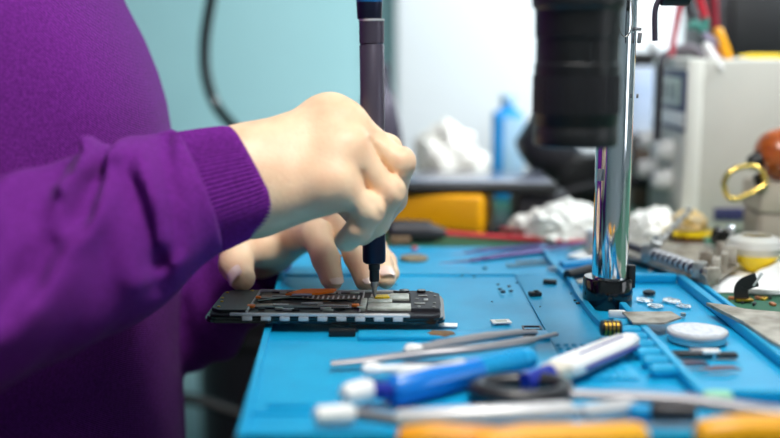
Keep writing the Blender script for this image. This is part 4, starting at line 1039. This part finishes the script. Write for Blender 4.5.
# white plug with blue collar
t = thing('white_plug', G(590, 368), 'white plastic plug with violet edges on the ribs, its neck blue', 'plug')
pa = G(560, 382, 0); pb = G(634, 350, 0); d = pb-pa; ang = math.atan2(d.y, d.x)
def PW_(u, v, z): return pa+Vector((math.cos(ang)*u-math.sin(ang)*v, math.sin(ang)*u+math.cos(ang)*v, z))
Lp = d.length
bm = bm_new(); prism(bm, [PW_(0, -.009, .0035), PW_(Lp*.75, -.0085, .0035), PW_(Lp*.97, -.005, .0035), PW_(Lp, 0, .0035), PW_(Lp*.97, .005, .0035), PW_(Lp*.75, .0085, .0035), PW_(0, .009, .0035)], .007)
bmesh.ops.bevel(bm, geom=bm.edges[:], offset=.0014, segments=3, affect='EDGES'); part('plug_body', bm, 'white', t)
bm = bm_new(); box(bm, PW_(Lp*.50, -.0093, .0065), (Lp*.72, .0012, .0022), rz=ang, bev=.0004); box(bm, PW_(Lp*.55, .001, .0107), (Lp*.6, .0012, .0008), rz=ang, bev=.0003); part('violet_edge', bm, mat('violet_edge', rgb(70, 66, 150), .4), t)
bm = bm_new(); box(bm, PW_(-.004, 0, .0065), (.014, .014, .009), rz=ang, bev=.002); part('strain_relief', bm, 'film', t)
bm = bm_new(); tube(bm, [PW_(-.030, .003, .006), PW_(-.010, 0, .0065)], [.0052, .0056], 16); part('blue_neck', bm, 'deep_blue', t)
bm = bm_new(); box(bm, PW_(Lp*.92, -.012, .0025), (.012, .006, .004), rz=ang-.6, bev=.001); part('steel_tongue', bm, 'tool_steel', t)
# blue pen-like screwdriver in front
t = thing('blue_screwdriver', G(460, 385), 'glossy blue screwdriver lying on the front of the blue mat, white end cap', 'screwdriver')
hz_ = .0078
a0 = G(342, 397, hz_); a1 = G(372, 389, hz_); a2 = G(388, 392, hz_); a3 = G(455, 376, hz_); a4 = G(530, 358, hz_); a5 = G(548, 357, hz_)
bm = bm_new(); d = (a1-a0); tube(bm, [a0, a0+d*.08, a0+d*.25, a0+d*.8, a0+d*.95, a1], [.002, .0048, .0062, .0062, .005, .002], 20); part('end_cap', bm, 'white', t)
bm = bm_new(); tube(bm, [a1-d*.1, a2+Vector((.004, 0, 0))], [.0042, .0045], 16); part('neck', bm, 'deep_blue', t)
bm = bm_new(); d2 = a4-a2; tube(bm, [a2, a2+d2*.015, a2+d2*.05, a2+d2*.3, a2+d2*.55, a2+d2*.62], [.003, .0062, .0080, .0082, .0072, .0070], 24); hnd = part('handle', bm, 'bright_blue', t)
bm = bm_new()
for k in range(8): tube(bm, [a2+d2*(.60+k*.042), a2+d2*(.61+k*.042), a2+d2*(.628+k*.042), a2+d2*(.638+k*.042)], [.0062, .0072, .0072, .0062], 20)
tube(bm, [a2+d2*.6, a2+d2*.95, a2+d2*1.0], [.0062, .0062, .0058], 20); part('grip', bm, 'cyan', t)
bm = bm_new(); tube(bm, [a2+d2*.05+Vector((0, 0, .0066)), a2+d2*.5+Vector((0, 0, .0062))], [.0024, .0024], 10, flat=.8); part('highlight_stripe', bm, 'white', hnd)  # gloss highlight along the blue handle, built as a white strip
# cotton swab
t = thing('cotton_swab', G(420, 371), 'white cotton swab lying between grey tweezers and blue screwdriver', 'cotton swab')
s0 = G(361, 370, .006); s1 = G(480, 369, .006)
bm = bm_new(); d = s1-s0; tube(bm, [s0, s0+d*.02, s0+d*.08, s0+d*.15, s0+d*.19], [.001, .0032, .0044, .0036, .0018], 18); part('cotton_tip', bm, 'cotton', t)
bm = bm_new(); tube(bm, [s0+d*.15, s1], .0028, 14); part('stick', bm, 'white', t)
# grey tweezers
t = thing('grey_tweezers', G(440, 352), 'grey steel tweezers lying open below the phone', 'tweezers')
bm = bm_new(); tube(bm, spline([G(331, 364, .004), G(370, 360, .005), G(425, 353, .006), G(470, 349, .007), G(520, 342, .007), G(556, 334, .006)], 5), [.0030]*5+[.0036]*6+[.0042]*6+[.0040]*5+[.002]*4, 14, flat=.6); part('lower_arm', bm, 'tool_steel', t)
bm = bm_new(); tube(bm, spline([G(408, 350, .006), G(440, 344, .007), G(490, 336, .007), G(520, 332.5, .006), G(536, 332, .005)], 5), [.0034]*5+[.0042]*6+[.0034]*5+[.0024]*5, 14, flat=.6); part('upper_arm', bm, 'tool_steel', t)
bm = bm_new(); tube(bm, [G(405, 352, .006), G(409, 351, .006), G(420, 349, .006)], [.002, .0044, .003], 14); part('white_sleeve', bm, 'white', t)
bm = bm_new(); tube(bm, [G(523, 334, .004), G(535, 333, .004)], .0018, 10); part('dark_tip', bm, 'black', t)
# black ring
t = thing('black_rubber_ring', G(522, 388), 'oval black rubber ring lying just in front of the blue screwdriver grip', 'ring')
c = G(521, 390, .005)
bm = bm_new(); pts = [c+Vector((.0222*math.cos(a), .0145*math.sin(a), .0006*math.sin(a*2))) for a in [j*2*PI/48 for j in range(48)]]
rg = []
for i in range(48):
    tt = (pts[(i+1) % 48]-pts[i-1]).normalized(); sd = tt.cross(Vector((0, 0, 1))).normalized(); uu = sd.cross(tt)
    rg.append([bm.verts.new(pts[i]+(sd*math.cos(q*PI/8)+uu*math.sin(q*PI/8))*.0048) for q in range(16)])
for i in range(48):
    for q in range(16): bm.faces.new((rg[i][q], rg[i][(q+1) % 16], rg[(i+1) % 48][(q+1) % 16], rg[(i+1) % 48][q]))
part('loop', bm, mat('soft_black', rgb(36, 34, 38), .35), t)
bm = bm_new(); tube(bm, [c+Vector((.003, .0145, .0003)), c+Vector((.008, .0140, .0003))], .0053, 14); part('clip', bm, 'tool_steel', t)
# silver rod in front
t = thing('silver_tool', G(450, 420), 'thick silver tool rod lying along the front rim of the blue mat', 'tool')
zr = .006
bm = bm_new(); r0 = G(394, 420, zr); r1 = G(575, 411, zr); d = r1-r0; tube(bm, [r0, r0+d*.03, r0+d*.95, r0+d*.99, r1], [.003, .0048, .0048, .0038, .001], 20); part('shaft', bm, 'light_steel', t)
bm = bm_new(); q0 = G(313, 417, zr); q1 = G(356, 414, zr); tube(bm, [q0, q0.lerp(q1, .1), q0.lerp(q1, .85), q1], [.002, .005, .0052, .003], 18); part('pommel', bm, 'white', t)
bm = bm_new(); tube(bm, [q1, r0+d*.02], .0032, 14); part('rod', bm, 'tool_steel', t)
# grey tube on the right
t = thing('grey_scraper', G(680, 405), 'long grey scraper running to the right edge across the front of the trays', 'scraper')
g0 = G(571, 394, .010); g1 = G(690, 401, .010); g2 = G(830, 423, .010)
bm = bm_new(); tube(bm, spline([g0, g1, g2], 8), [.0036]*4+[.0040]*4+[.0048]*5+[.0058]*4, 16, flat=.7); part('blade_shaft', bm, 'tool_steel', t)
bm = bm_new(); tube(bm, [G(650, 412, .006), G(655, 412, .006), G(695, 413, .006)], [.003, .0046, .0038], 14); part('dark_grip', bm, 'charcoal', t)
bm = bm_new(); tube(bm, [G(572, 412, .005), G(586, 413, .006), G(630, 407, .006), G(640, 405, .006)], [.002, .0040, .0044, .002], 14); single('pale_tube', bm, 'light_steel', 'short pale tube below the grey scraper, right of the silver tool', 'tube')
bm = bm_new(); tube(bm, [G(628, 412, .005), G(632, 412, .005), G(652, 412, .005)], [.002, .0042, .004], 14); single('blue_tube', bm, 'cyan', 'short blue tube next to the pale tube below the grey scraper', 'tube')
bm = bm_new(); box(bm, G(718, 397, .004), (.014, .008, .006), bev=.002, seg=3); single('mint_eraser', bm, 'mint', 'small mint green eraser behind the grey scraper', 'eraser')
# orange plier handles at the very front
def grip(p0, p1, r, m, parent):
    bm = bm_new(); p0 = Vector(p0); p1 = Vector(p1); d = p1-p0
    tube(bm, [p0, p0+d*.02, p0+d*.07, p0+d*.3+Vector((0, .001, .001)), p0+d*.7, p0+d*.94, p0+d*.985, p1], [.001, r*.7, r*.95, r, r*.97, r*.9, r*.6, .001], 22)
    return part('handle', bm, m, parent)
Yf = .452
pp = thing('orange_pliers', P(522, 446, Yf), 'pliers with two orange handles across the front edge, below the silver tool', 'pliers')
grip(P(396, 442, Yf), P(520, 443, Yf-.004), .0072, 'orange', pp)
grip(P(470, 448, Yf-.012), P(648, 436.5, Yf), .0075, 'orange', pp)
pp = thing('yellow_pliers', P(780, 438, Yf), 'pliers with a yellow handle at the bottom right corner', 'pliers')
grip(P(694, 438, Yf), P(860, 432, Yf), .0085, 'yellow', pp)

# ceiling lamp and bench lamp
t = thing('ceiling_lamp', (.35, .30, 1.60), 'flat white ceiling lamp above the bench', 'lamp')
bm = bm_new(); box(bm, (.35, .30, 1.585), (.9, .6, .03), bev=.005); part('housing', bm, 'white', t)

# ------------------------------------------------------------------ LIGHT
def area(name, loc, target, size, power, col, sy=None):
    l = bpy.data.lights.new(name, 'AREA'); l.energy = power; l.color = col; l.size = size
    if sy: l.shape = 'RECTANGLE'; l.size_y = sy
    o = bpy.data.objects.new(name, l); C.objects.link(o); o.location = loc
    o.rotation_euler = (Vector(target)-Vector(loc)).to_track_quat('-Z', 'Y').to_euler(); return o
area('ceiling_light', (.35, .30, 1.56), (.15, .70, 0), .8, 11, (.93, .97, 1), .5)
area('bench_lamp_light', (.09, .42, .64), (-.01, .68, .05), .14, 4.0, (1, .96, .91))
wl = area('board_wash_light', (1.2, .9, 1.2), (.55, 1.78, .15), .6, 19, (.90, .96, 1)); wl.data.spread = math.radians(85)  # added lamp that brightens the white board; no window stands here
area('front_fill_light', (-.8, -.9, 1.1), (-.1, .8, 0), 1.0, .7, (.88, .94, 1))  # added weak fill from the camera side, lifts the shaded undersides

area('column_stripe_light', (2.45, -.1, .45), (0, .6, .1), 1.0, 7, (.92, .96, 1))  # added source, gives the chrome column its white reflected stripe
w = bpy.data.worlds.new('world'); bpy.context.scene.world = w; w.use_nodes = True
w.node_tree.nodes['Background'].inputs[0].default_value = (.60, .72, .80, 1); w.node_tree.nodes['Background'].inputs[1].default_value = .05

# ------------------------------------------------------------------ CAMERA
cd = bpy.data.cameras.new('camera'); cam = bpy.data.objects.new('camera', cd); C.objects.link(cam)
cam.location = (0, 0, CAMZ); cam.rotation_euler = (PI/2-PITCH, 0, 0)
cd.sensor_width = 36; cd.lens = 36*F/780; cd.clip_start = .01
cd.dof.use_dof = True; cd.dof.focus_distance = .715; cd.dof.aperture_fstop = 2.7; cd.dof.aperture_blades = 0
s = bpy.context.scene; s.camera = cam
s.view_settings.view_transform = 'Standard'; s.view_settings.look = 'None'; s.view_settings.gamma = 1; s.view_settings.exposure = .1
s.view_settings.use_curve_mapping = False
